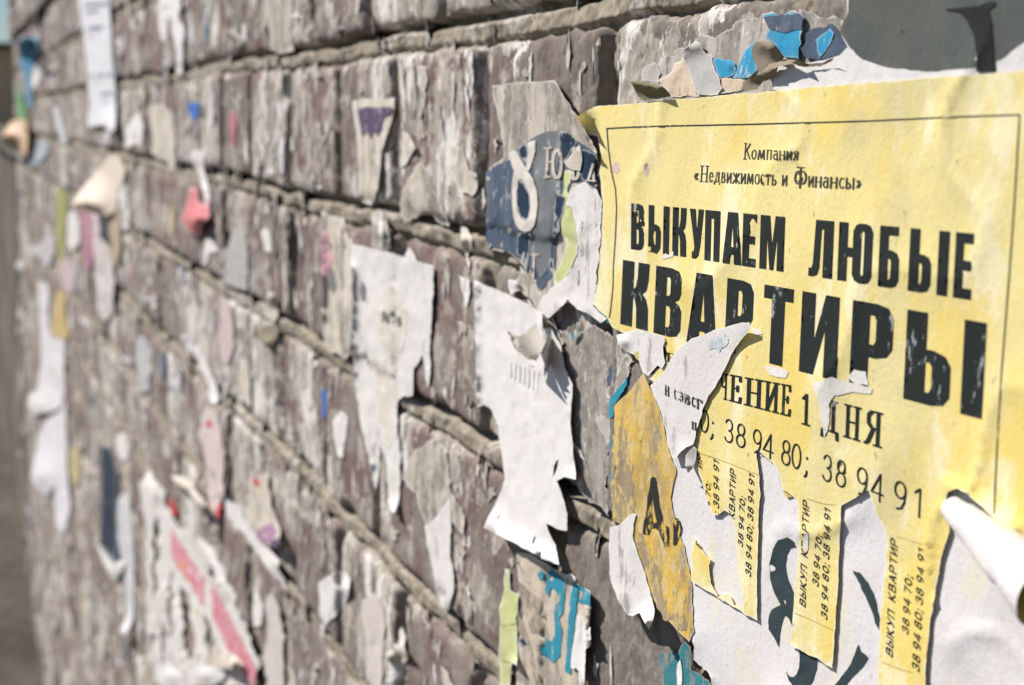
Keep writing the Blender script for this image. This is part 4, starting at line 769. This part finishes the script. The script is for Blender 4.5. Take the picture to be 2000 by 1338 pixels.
# --- lower right edge
scrap(C3([(380, 1155), (420, 1165), (480, 1172), (500, 1120), (520, 1105), (545, 1130), (545, 1200), (560, 1255), (610, 1290), (660, 1345), (390, 1345)]), tealr, 'teal paint stain on the brick under the ochre remnant', 0, .9, jag=3, name='paint_stain', cat='paint stain', parts=[('white_run', C3([(472, 1225), (490, 1190), (500, 1260), (492, 1345), (470, 1345)]), white_torn, .3)])
scrap([(1192, 780), (1199, 770), (1212, 752), (1224, 735), (1226, 748), (1210, 775), (1200, 792), (1198, 815), (1190, 818), (1188, 800)], teal, 'teal sliver along the upper left side of the ochre remnant', .5, 1.2, jag=2, step=5)
scrap([(1190, 860), (1198, 850), (1199, 880), (1190, 885), (1184, 872)], teal, 'short teal chip left of the middle of the ochre remnant', .5, 1.2, jag=2, step=5)
scrap([(1192, 925), (1197, 915), (1197, 952), (1192, 950)], teal, 'thin teal chip left of the black letter', .5, 1.2, jag=1, step=5)
scrap([(1158, 606), (1172, 604), (1184, 618), (1190, 630), (1180, 628), (1166, 620)], teal, 'teal chip at the torn left corner of the yellow notice', 1.5, 1.2, jag=1.6, step=5)
scrap([(1118, 650), (1128, 636), (1126, 655), (1116, 668)], teal, 'pale teal fleck above the grey brick left of the yellow notice', .5, 1.2, jag=1.6, step=5)
scrap([(1208, 720), (1222, 690), (1235, 700), (1225, 740), (1206, 760), (1188, 790), (1182, 770), (1196, 745)], dirty, 'dirty cream strip leading up to the tip of the ochre remnant', 0, .9, jag=2.5)
scrap([(1186, 722), (1200, 700), (1202, 740), (1186, 760)], slate, 'slate grey patch on the brick left of the dirty cream strip', .2, .8, jag=2.5, step=6)
scrap(C7([(500, 775), (525, 790), (545, 815), (568, 868), (550, 850), (520, 810)]), cream, 'small cream splinter on the grey brick right of the largest white notice', 0, 1.0, jag=1.2, step=5)
scrap([(1088, 640), (1120, 655), (1160, 640), (1196, 655), (1216, 690), (1238, 705), (1222, 735), (1200, 770), (1192, 820), (1196, 880), (1188, 940), (1190, 1000), (1160, 985), (1130, 960), (1128, 880), (1122, 800), (1122, 740), (1106, 700)], paper('crusty_grey', (.40, .365, .33), .8, (.22, .195, .17), edge=(.5, .47, .43), wear=.6, wearcol=(.58, .545, .50), grime=.85, streaky=.9), 'crusty grey layer of old paper between the largest white notice and the ochre remnant', -.5, .6, jag=8, name='paper_layer', cat='paper scrap', seed=6)
scrap(C7([(610, 690), (640, 665), (672, 700), (680, 760), (660, 800), (640, 760)]), paper('grey_pulp', (.50, .47, .43), .6, (.28, .25, .22), edge=(.6, .57, .53)), 'lump of grey paper pulp between the largest white notice and the ochre remnant', 0, 1.3, jag=3, step=6)
# --- the left, out-of-focus half
scrap(LC([(1390, 200), (1440, 175), (1495, 150), (1502, 240), (1512, 330), (1552, 440), (1562, 500), (1560, 560), (1530, 570), (1490, 558), (1440, 522), (1380, 422), (1355, 355), (1398, 310)]), cream, 'cream scrap with a mauve tip curling off the lower bricks', -.5, 1.6, [(546, 1060, 60, 10)], parts=[('mauve_tip', LC([(1425, 480), (1480, 440), (1525, 430), (1545, 480), (1520, 530), (1470, 545), (1440, 520)]), mauve, .3), ('dark_tip', LC([(1500, 545), (1555, 505), (1562, 555), (1530, 570)]), purple, .35), ('red_dot', LC([(1408, 190), (1435, 180), (1455, 225), (1430, 220)]), red, .3)])
scrap(LC([(1250, 270), (1290, 300), (1335, 350), (1370, 410), (1405, 470), (1480, 560), (1562, 640), (1545, 680), (1580, 740), (1610, 822), (1500, 690), (1425, 575), (1340, 470), (1265, 380)]), white_torn, 'long thin white strip hanging diagonally under the mauve tipped scrap', -.5, 1.6, [(546, 1100, 60, 5)], jag=1.6)
big = LC([(760, 200), (800, 190), (840, 140), (880, 185), (920, 300), (960, 400), (1050, 470), (1100, 500), (1190, 560), (1240, 680), (1300, 810), (1330, 930), (1400, 1090), (1440, 1200), (1430, 1345), (900, 1345), (850, 1250), (840, 1180), (860, 1090), (820, 1000), (830, 800), (815, 500), (800, 380)])
holes_ = [[(300, 1010), (308, 1040), (306, 1120), (300, 1180), (295, 1100)], [(330, 1110), (338, 1150), (340, 1230), (334, 1250), (328, 1180)], [(352, 1140), (372, 1180), (380, 1260), (370, 1290), (356, 1230)], [(398, 1200), (414, 1230), (430, 1290), (418, 1300), (402, 1260)], [(312, 1200), (322, 1230), (325, 1290), (316, 1300)], [(405, 1080), (414, 1110), (418, 1130), (408, 1120)]]
scrap([[big] + holes_], paper('streaky_white', (.74, .70, .66), .7, (.5, .45, .41), edge=(.76, .73, .7), wear=.4, wearcol=(.78, .75, .73), streaky=.2, grime=.16), 'big tattered whitish sheet with a pink striped band at the bottom left', -.5, 1.4, [(478, 1200, 500, 1330, 40, 4), (290, 950, 300, 1280, 30, 3), (380, 1040, 440, 1160, 20, 3), (350, 1180, 360, 1320, 22, 3)], jag=6, name='torn_sheet', cat='notice',
      parts=[('pink_band', [stroke_px(LC([(962 + i * 13, 474 + i * 20 + (i * 37 % 19)), (958 + i * 13, 590 + i * 19 + (i * 53 % 41))]), 5.4 + (i * 7 % 4) * .9)[0] for i in range(14)] + [stroke_px(LC([(1180 + i * 13, 770 + i * 25 + (i * 29 % 23)), (1196 + i * 12, 950 + i * 21 + (i * 41 % 37))]), 7.0 + (i * 5 % 4) * 1.2)[0] for i in range(19)], pink, .3),
             ('red_tip', LC([(935, 290), (965, 310), (1000, 380), (955, 392)]), red, .35), ('orange_edge', LC([(1010, 620), (1035, 680), (1060, 760), (1035, 740), (1005, 670)]), orange, .35),
             ('yellow_mark', LC([(1080, 880), (1110, 910), (1130, 960), (1090, 950)]), lime, .3),
             ('red_lines', [stroke_px(LC([(1200 + i * 22, 850 + i * 42), (1190 + i * 23, 930 + i * 40)]), 1.2)[0] for i in range(11)], red, .45)])
scrap(LC([(1200, 1110), (1290, 1160), (1360, 1215), (1330, 1240), (1230, 1250), (1130, 1230), (1150, 1170)]), cream, 'folded cream lip across the lower part of the tattered sheet', 1, 3, [(455, 1300, 40, 12)], name='paper_flap', cat='paper flap')
scrap(LC([(890, 1260), (950, 1230), (1030, 1280), (1040, 1345), (890, 1345)]), white, 'bright white lump of paper at the bottom left edge', 1, 3, [(335, 1320, 40, 5)])
scrap(LC([(1050, 1250), (1150, 1225), (1260, 1240), (1250, 1300), (1180, 1345), (1050, 1345)]), white_torn, 'bright white crease of paper right of the bottom lump', 1, 3, [(400, 1320, 40, 4)])
scrap(LC([(950, 165), (1010, 172), (1065, 195), (1100, 260), (1140, 310), (1165, 370), (1150, 440), (1125, 400), (1080, 300), (1040, 235), (985, 210)]), cream, 'looping cream strip arched over the tattered sheet', .5, 2.5, [(345, 935, 400, 990, 26, 12)], jag=1.2, name='paper_curl', cat='paper curl')
scrap(LC([(1110, -60), (1140, -220), (1200, -200), (1240, -40), (1250, 80), (1240, 200), (1250, 280), (1200, 380), (1165, 420), (1170, 250), (1150, 80)]), paper('pinkish_paper', (.66, .55, .52), .5, (.45, .36, .33), edge=(.7, .64, .61)), 'pinkish upright strip rising from the tattered sheet', -1, 1.4, [(437, 960, 30, 6)], jag=2, parts=[('red_tip', LC([(1195, 370), (1225, 315), (1245, 340), (1215, 400)]), red, .35), ('red_spot', blob(408, 827, 6, 8), red, .35)])
scrap(LC([(560, -10), (620, 10), (640, 100), (655, 180), (645, 400), (655, 600), (635, 665), (600, 600), (552, 540), (565, 300)]), paper('dark_blue_paper', (.022, .036, .055), .5, (.06, .08, .1), edge=(.3, .33, .36)), 'dark blue hanging strip at the left', -.5, 2.0, [(227, 1100, 40, 10)], jag=1.5)
scrap(LC([(535, 540), (575, 590), (620, 650), (690, 640), (680, 700), (640, 750), (610, 700), (570, 640)]), white_torn, 'white crumple under the dark blue strip', 0, 2.5, [(230, 1110, 40, 8)], jag=1.5)
scrap(LC([(655, 300), (690, 260), (720, 275), (730, 400), (742, 560), (748, 760), (742, 960), (700, 1060), (668, 1040), (700, 960), (705, 860), (690, 660), (655, 540), (650, 400)]), paper('bluish_white', (.60, .60, .60), .6, (.36, .36, .36), edge=(.7, .7, .7)), 'long bluish white strip right of the dark blue one', -.8, 2.0, [(241, 1235, 60, 14)], jag=2)
scrap(LB([(215, 350), (245, 345), (272, 372), (272, 520), (282, 650), (330, 655), (362, 690), (355, 850), (362, 960), (340, 1040), (270, 1075), (190, 1082), (160, 1030), (158, 970), (205, 950), (232, 800), (225, 600)]), paper('hanging_white', (.70, .685, .68), .3, (.5, .48, .46), edge=(.76, .74, .73)), 'white hanging bag-like sheet at the far left', 0, 3, [(75, 795, 60, 12)], jag=1.5, step=7)
scrap(LB([(215, 1200), (260, 1110), (340, 1060), (365, 1000), (372, 1330), (380, 1480), (392, 1600), (370, 1720), (345, 1750), (310, 1690), (302, 1480), (262, 1540), (200, 1490), (168, 1440), (196, 1320)]), paper('lilac_white', (.72, .70, .725), .25, (.5, .48, .5)), 'lilac white drooping sheet below the bag-like one', 0, 3, [(80, 930, 70, 12)], jag=1.5, step=7)
scrap(LB([(310, 420), (350, 380), (372, 420), (365, 520), (385, 640), (360, 680), (325, 640), (280, 640), (295, 540)]), paper('tan_ochre', (.56, .42, .20), .4, (.4, .32, .2)), 'ochre shred beside the bag-like sheet', 0, 2.5)
scrap(LB([(505, -120), (560, -60), (605, -20), (618, 60), (625, 200), (640, 330), (628, 430), (640, 520), (590, 560), (550, 530), (540, 330), (515, 130)]), paper('rosy_strip', (.62, .55, .53), .6, (.40, .36, .36), edge=(.7, .66, .64)), 'rosy white vertical strip under the cone shaped scrap', -.5, 2.0, [(222, 500, 222, 600, 12, 6)], jag=2)
scrap(LA([(398, 1140), (450, 1062), (520, 985), (560, 930), (600, 872), (660, 868), (702, 950), (690, 1010), (660, 1065), (642, 1170), (600, 1205), (540, 1200), (480, 1172)]), paper('peach_white', (.72, .62, .52), .3, (.56, .47, .38)), 'peach cone shaped scrap sticking out at the left', 1, 3, [(150, 400, 90, 45)], jag=1.2, step=7, name='paper_cone')
scrap(LA([(445, 1170), (520, 1185), (525, 1340), (510, 1500), (470, 1480), (455, 1330)]), paper('magenta_strip', (.42, .17, .25), .5, (.5, .4, .42), wear=.5, wearcol=(.6, .55, .53)), 'magenta strip hanging below the cone shaped scrap', -.5, 2)
scrap(LA([(380, 1190), (420, 1180), (445, 1230), (440, 1350), (400, 1400), (375, 1340)]), white_torn, 'white shred left of the magenta strip', -.5, 2)
scrap(LA([(590, 1210), (640, 1165), (660, 1120), (680, 1160), (672, 1400), (640, 1560), (610, 1480), (600, 1340)]), paper('tan_strip', (.44, .36, .26), .5, (.3, .25, .2)), 'tan strip falling from the right side of the cone shaped scrap', -.5, 2.5)
scrap(LA([(650, 990), (700, 980), (712, 1140), (722, 1270), (690, 1290), (655, 1120)]), white_torn, 'white band bending down right of the cone shaped scrap', -1, 1.5)
scrap(LA([(318, 1060), (345, 1040), (372, 1080), (365, 1250), (350, 1500), (320, 1540)]), paper('olive_strip', (.36, .36, .12), .4, (.4, .38, .28)), 'olive yellow strip left of the cone shaped scrap', -.5, 2)
scrap(LA([(428, -30), (610, -30), (618, 120), (622, 250), (634, 380), (645, 500), (645, 620), (640, 720), (612, 752), (590, 700), (550, 700), (496, 712), (490, 640), (502, 560), (488, 450), (478, 345), (470, 240), (455, 110)]), paper('receipt_white', (.72, .71, .74), .15, (.5, .5, .55)), 'long white printed strip hanging at the upper left', .5, 3, [(224, 250, 60, 12)], jag=1.2, step=8, name='printed_strip', cat='notice',
      parts=[('print', [[LA(q)] for q in ([(470, 20), (600, 10), (602, 26), (472, 40)], [(478, 60), (560, 52), (562, 66), (480, 76)], [(488, 150), (600, 140), (604, 165), (492, 178)], [(490, 200), (560, 190), (562, 205), (492, 216)], [(500, 415), (535, 412), (536, 435), (502, 440)], [(550, 412), (580, 410), (582, 432), (552, 436)], [(595, 408), (625, 405), (628, 430), (597, 433)], [(560, 520), (632, 510), (634, 526), (562, 538)], [(575, 560), (610, 555), (612, 572), (577, 578)])], paper('strip_ink', (.20, .22, .28), .2, (.4, .42, .46), wear=.5, wearcol=(.55, .55, .58)), .3)])
scrap(LA([(158, 445), (175, 400), (200, 358), (240, 318), (275, 300), (288, 325), (250, 385), (225, 430), (205, 480), (180, 500)]), white, 'bright white curl next to the blue scrap at the far left', 1, 3, [(80, 110, 40, 30)], jag=.8, step=6, name='paper_curl', cat='paper curl')
scrap(LA([(95, 235), (130, 205), (210, 205), (218, 290), (190, 350), (168, 420), (182, 600), (150, 585), (130, 420), (105, 330)]), paper('sea_blue', (.05, .22, .38), .5, (.25, .36, .42), edge=(.35, .45, .5)), 'blue scrap at the end of the wall', 2, 6, [(40, 80, 40, 60)], jag=1.2, step=6)
scrap(LA([(90, 480), (120, 520), (140, 600), (152, 690), (130, 720), (100, 660)]), greenp, 'green shred at the end of the wall', 2, 6, jag=1, step=6)
scrap(LA([(8, 770), (60, 680), (110, 660), (150, 680), (155, 780), (152, 860), (85, 835), (40, 790)]), paper('orange_white', (.68, .50, .36), .5, (.62, .40, .2), edge=(.7, .45, .2)), 'orange and white crumpled paper at the end of the wall', 20, None, [(10, 266, 40, 50)], jag=1.2, step=6, parts=[('green_edge', LA([(10, 770), (40, 775), (90, 830), (60, 835)]), greenp, 1.5)])
scrap(LA([(230, 780), (275, 790), (262, 860), (190, 930), (150, 950), (170, 890)]), paper('pale_blue', (.42, .48, .50), .5, (.3, .33, .33)), 'pale blue shred below the end of the printed strip', 0, 3, jag=2)
scrap(LA([(290, 590), (325, 600), (350, 690), (378, 800), (340, 805), (315, 700)]), paper('thin_white', (.62, .62, .63), .3), 'thin white slanting strip left of the printed strip', -.5, 2, jag=1)
scrap(LA([(698, 725), (735, 665), (780, 620), (795, 700), (795, 808), (760, 800), (712, 832)]), white, 'bright white shard between the printed strip and a dull white patch', -.8, 1.6, jag=2)
scrap(LA([(828, 605), (860, 575), (900, 580), (960, 640), (978, 705), (972, 955), (930, 900), (880, 880), (848, 850), (850, 740)]), cream, 'dull white patch with a rounded top', -.8, 1.3, jag=2)
scrap(LA([(1048, 580), (1080, 570), (1112, 580), (1108, 650), (1078, 672), (1050, 625)]), royal, 'small royal blue scrap', -1, 1.2, jag=1)
scrap(LA([(1280, 640), (1300, 615), (1322, 640), (1312, 760), (1310, 832), (1290, 790)]), paper('raspberry', (.46, .14, .20), .4, (.6, .45, .45)), 'thin raspberry pink sliver', -1, 1.2, jag=1.4)
scrap(LA([(1008, 1225), (1040, 1150), (1058, 1045), (1100, 1040), (1105, 1120), (1140, 1150), (1165, 1100), (1172, 1205), (1130, 1250), (1110, 1322), (1060, 1300)]), paper('coral_red', (.58, .19, .20), .4, (.66, .42, .40), edge=(.7, .45, .43)), 'coral red crumpled paper hanging on a white thread of paper', 0, 2.5, [(385, 430, 50, 14)], jag=1.5)
scrap(LA([(1062, 860), (1100, 835), (1142, 855), (1138, 940), (1160, 1020), (1178, 1120), (1150, 1140), (1125, 1030), (1105, 950), (1080, 930)]), white_torn, 'white thread of paper above the coral red crumple', -1, 1.6, jag=1.4)
scrap(LA([(888, -20), (960, -20), (945, 80), (920, 235), (895, 220), (885, 100)]), white_torn, 'white shred hanging from the top edge, left one of a pair', -1, 1.4, jag=1.6)
scrap(LA([(945, 90), (950, -20), (1008, -20), (1000, 100), (1030, 155), (1022, 280), (1015, 420), (982, 410), (985, 300), (962, 180)]), white, 'longer white shred of the pair at the top edge', -1, 1.6, jag=1.6)
scrap(LA([(1478, -20), (1630, -20), (1625, 120), (1640, 280), (1580, 300), (1512, 270), (1500, 120)]), dirty, 'wide dull cream patch at the top edge right of the white shreds', -1, 1.0, jag=3)
scrap(LB([(1478, 450), (1500, 400), (1520, 405), (1552, 470), (1550, 540), (1525, 565), (1490, 545), (1470, 490)]), cream, 'little cream tab standing on the mortar in the middle left', -1, 2.2, [(530, 580, 26, 6)], jag=1)
scrap(LB([(1480, 590), (1540, 570), (1548, 650), (1510, 705), (1465, 680), (1420, 640)]), brownp, 'brown curl directly under the little cream tab', -1, 2.0, [(520, 670, 24, 6)], jag=1.2)
scrap(LB([(1068, 705), (1110, 700), (1150, 780), (1190, 880), (1222, 990), (1205, 1020), (1178, 1010), (1165, 920), (1110, 800)]), white_torn, 'thin white slanting strip in the middle left', -1, 1.8, jag=1.2)
scrap(LB([(1335, 785), (1360, 770), (1390, 810), (1392, 940), (1398, 1045), (1345, 980), (1330, 880)]), cream, 'narrow cream shred right of the thin slanting strip', -1, 1.2, jag=1.6)
scrap(LB([(760, 660), (800, 645), (842, 685), (845, 840), (825, 960), (780, 950), (765, 800)]), paper('bluish_dull', (.50, .50, .49), .5, (.3, .29, .28)), 'bluish dull white patch left of the thin slanting strip', -1, 1.2, jag=2.4)
scrap(LB([(1215, 440), (1260, 430), (1295, 520), (1305, 650), (1280, 800), (1235, 790), (1220, 640), (1240, 560)]), paper('pink_white', (.60, .49, .48), .5, (.42, .34, .33)), 'pinkish white patch above the narrow cream shred', -1, 1.0, jag=3)
scrap(LB([(1225, 170), (1275, 150), (1300, 40), (1370, 60), (1385, 220), (1375, 390), (1320, 375), (1230, 350)]), paper('grey_white_patch', (.46, .44, .42), .6, (.28, .26, .24)), 'greyish white rectangle hanging over a brick edge', -1, 1.0, jag=2)
scrap(LB([(1125, 130), (1165, 90), (1200, 130), (1215, 170), (1170, 180), (1145, 250), (1120, 240)]), white_torn, 'white hook shaped shred under the coral red crumple', -1, 1.4, jag=1.8)
scrap(LB([(1795, 960), (1815, 930), (1825, 1000), (1818, 1100), (1800, 1105)]), royal, 'thin royal blue sliver lower down', -1, 1.1, jag=1)
scrap(LB([(1715, 930), (1740, 920), (1745, 1040), (1722, 1065), (1705, 1040)]), cream, 'small cream chip left of the thin royal blue sliver', -1, 1.1, jag=1.2)
scrap(LB([(1455, 60), (1490, 40), (1515, 110), (1512, 180), (1480, 170)]), white_torn, 'little white chip left of the cream scrap with the pink edge', -1, 1.1, jag=1.2)
scrap(LB([(640, 1210), (685, 1185), (720, 1260), (712, 1330), (680, 1345), (655, 1290)]), white_torn, 'white pointed chip above the long bluish white strip', -.5, 2, jag=1.4)
scrap(LB([(150, 150), (220, 130), (270, 70), (310, 90), (305, 180), (260, 280), (230, 210), (170, 190)]), paper('lilac_grey', (.52, .49, .49), .5, (.35, .32, .32)), 'lilac grey tatter above the bag-like sheet', 0, 3, jag=2)
scrap(LB([(330, 220), (390, 215), (420, 300), (400, 420), (350, 370), (325, 300)]), paper('rose_chip', (.56, .45, .45), .5, (.38, .32, .32)), 'rosy chip left of the rosy vertical strip', 0, 2, jag=2)
scrap(LC([(385, 20), (430, 0), (450, 80), (445, 200), (410, 225), (385, 150)]), paper('straw', (.50, .43, .24), .5, (.36, .31, .2)), 'straw yellow chip right of the lilac sheet', 0, 2, jag=1.5)
scrap(LC([(1410, 830), (1440, 810), (1470, 900), (1455, 1010), (1410, 1000)]), white_torn, 'white shred right of the pink striped band', -1, 1.2, jag=1.6)
scrap(LC([(1480, 850), (1520, 815), (1545, 870), (1585, 1060), (1580, 1345), (1490, 1345), (1470, 1180), (1490, 1000)]), paper('pale_rose', (.62, .56, .52), .5, (.42, .37, .33)), 'tall pale rose shred standing at the bottom edge', -1, 1.2, jag=2.4)
scrap(LC([(1520, 180), (1570, 190), (1640, 290), (1720, 390), (1690, 400), (1600, 300), (1540, 230)]), dirty, 'thin dirty cream strip right of the mauve tipped scrap', -1.5, 1.0, jag=1.6)

# --- countless little fibres and flakes that still stick to the bricks
def residue():
    r = np.random.RandomState(11); V = []; Fc = []; fm = []; b = 0
    mats = [dirty, white_torn, paper('fleck_grey', (.42, .395, .36), .5, (.28, .25, .22)), paper('fleck_pale', (.54, .505, .46), .5, (.35, .31, .27)), cream, paper('fleck_lilac', (.68, .655, .69), .3, (.5, .48, .5)), paper('fleck_rose', (.60, .42, .43), .4, (.5, .4, .4)), paper('fleck_blue', (.20, .24, .30), .4, (.3, .32, .34)), paper('fleck_straw', (.58, .50, .30), .4, (.45, .4, .3))]  # the dark blue-grey flecks are painted shadows, the others bits of paper
    pr_ = [.27, .18, .27, .20, .08]
    boxes_ = [(o.min(0) - 8, o.max(0) + 8, o) for o in OUTLINES]
    for i in range(2400):
        px = 36 + 1180 * r.rand() ** 1.25; py = 1420 * r.rand() - 40
        sc_ = .35 + .8 * px / 1200
        w = r.uniform(1.8, 5.6) * sc_; h = r.uniform(9, 38) * (.7 + .5 * sc_)
        if r.rand() < .2: w *= 2.2; h *= .45
        if px < 640 and r.rand() < .35: w *= 2.0; h *= 1.5
        if px > 640 and r.rand() < .62: continue
        c = np.array([[px, py], [px, py - h], [px, py + h]])
        if any((c[0] > lo).all() and (c[0] < hi).all() and (inside(c, o).any() or segdist(c, o).min() < 6) for lo, hi, o in boxes_): continue
        m = 15; ph = r.rand(m) * .95 + .3; lean_ = r.uniform(-.12, .12)
        P = np.array([(px + w * math.cos(2 * math.pi * j / m) * ph[j] + lean_ * h * math.sin(2 * math.pi * j / m), py + h * math.sin(2 * math.pi * j / m) * ph[(j * 7) % m]) for j in range(m)] + [(px, py)])
        x, z = unp(P[:, 0], P[:, 1]); Hs, mk, _ = wall_h(x, z, False)
        if mk[-1] > .5 and r.rand() < .8: continue
        n = Hs + .0006 + .00005 * (i % 9); side = r.randint(m)
        if r.rand() < .14: n[side] += r.uniform(.0008, .003); n[(side + 1) % m] += .0008
        V.append(place(P, n)); Fc += [(b + j, b + (j + 1) % m, b + m) for j in range(m)]; mi = r.choice(5, p=pr_)
        if px < 420 and r.rand() < .34: mi = [5, 5, 5, 5, 5, 6, 7, 7, 8][r.randint(9)]
        fm += [mi] * m; b += m + 1
    V = np.concatenate(V); o = mesh_obj('paper_residue', V, Fc, None, mats=mats, fmat=fm, attrs={'edge': np.where(np.arange(len(V)) % 16 == 15, 1.0, .15)})
    tag(o, 'many small pale paper fibres, flakes and painted shade flecks stuck all over the bricks', 'paper residue', kind='stuff')
residue()
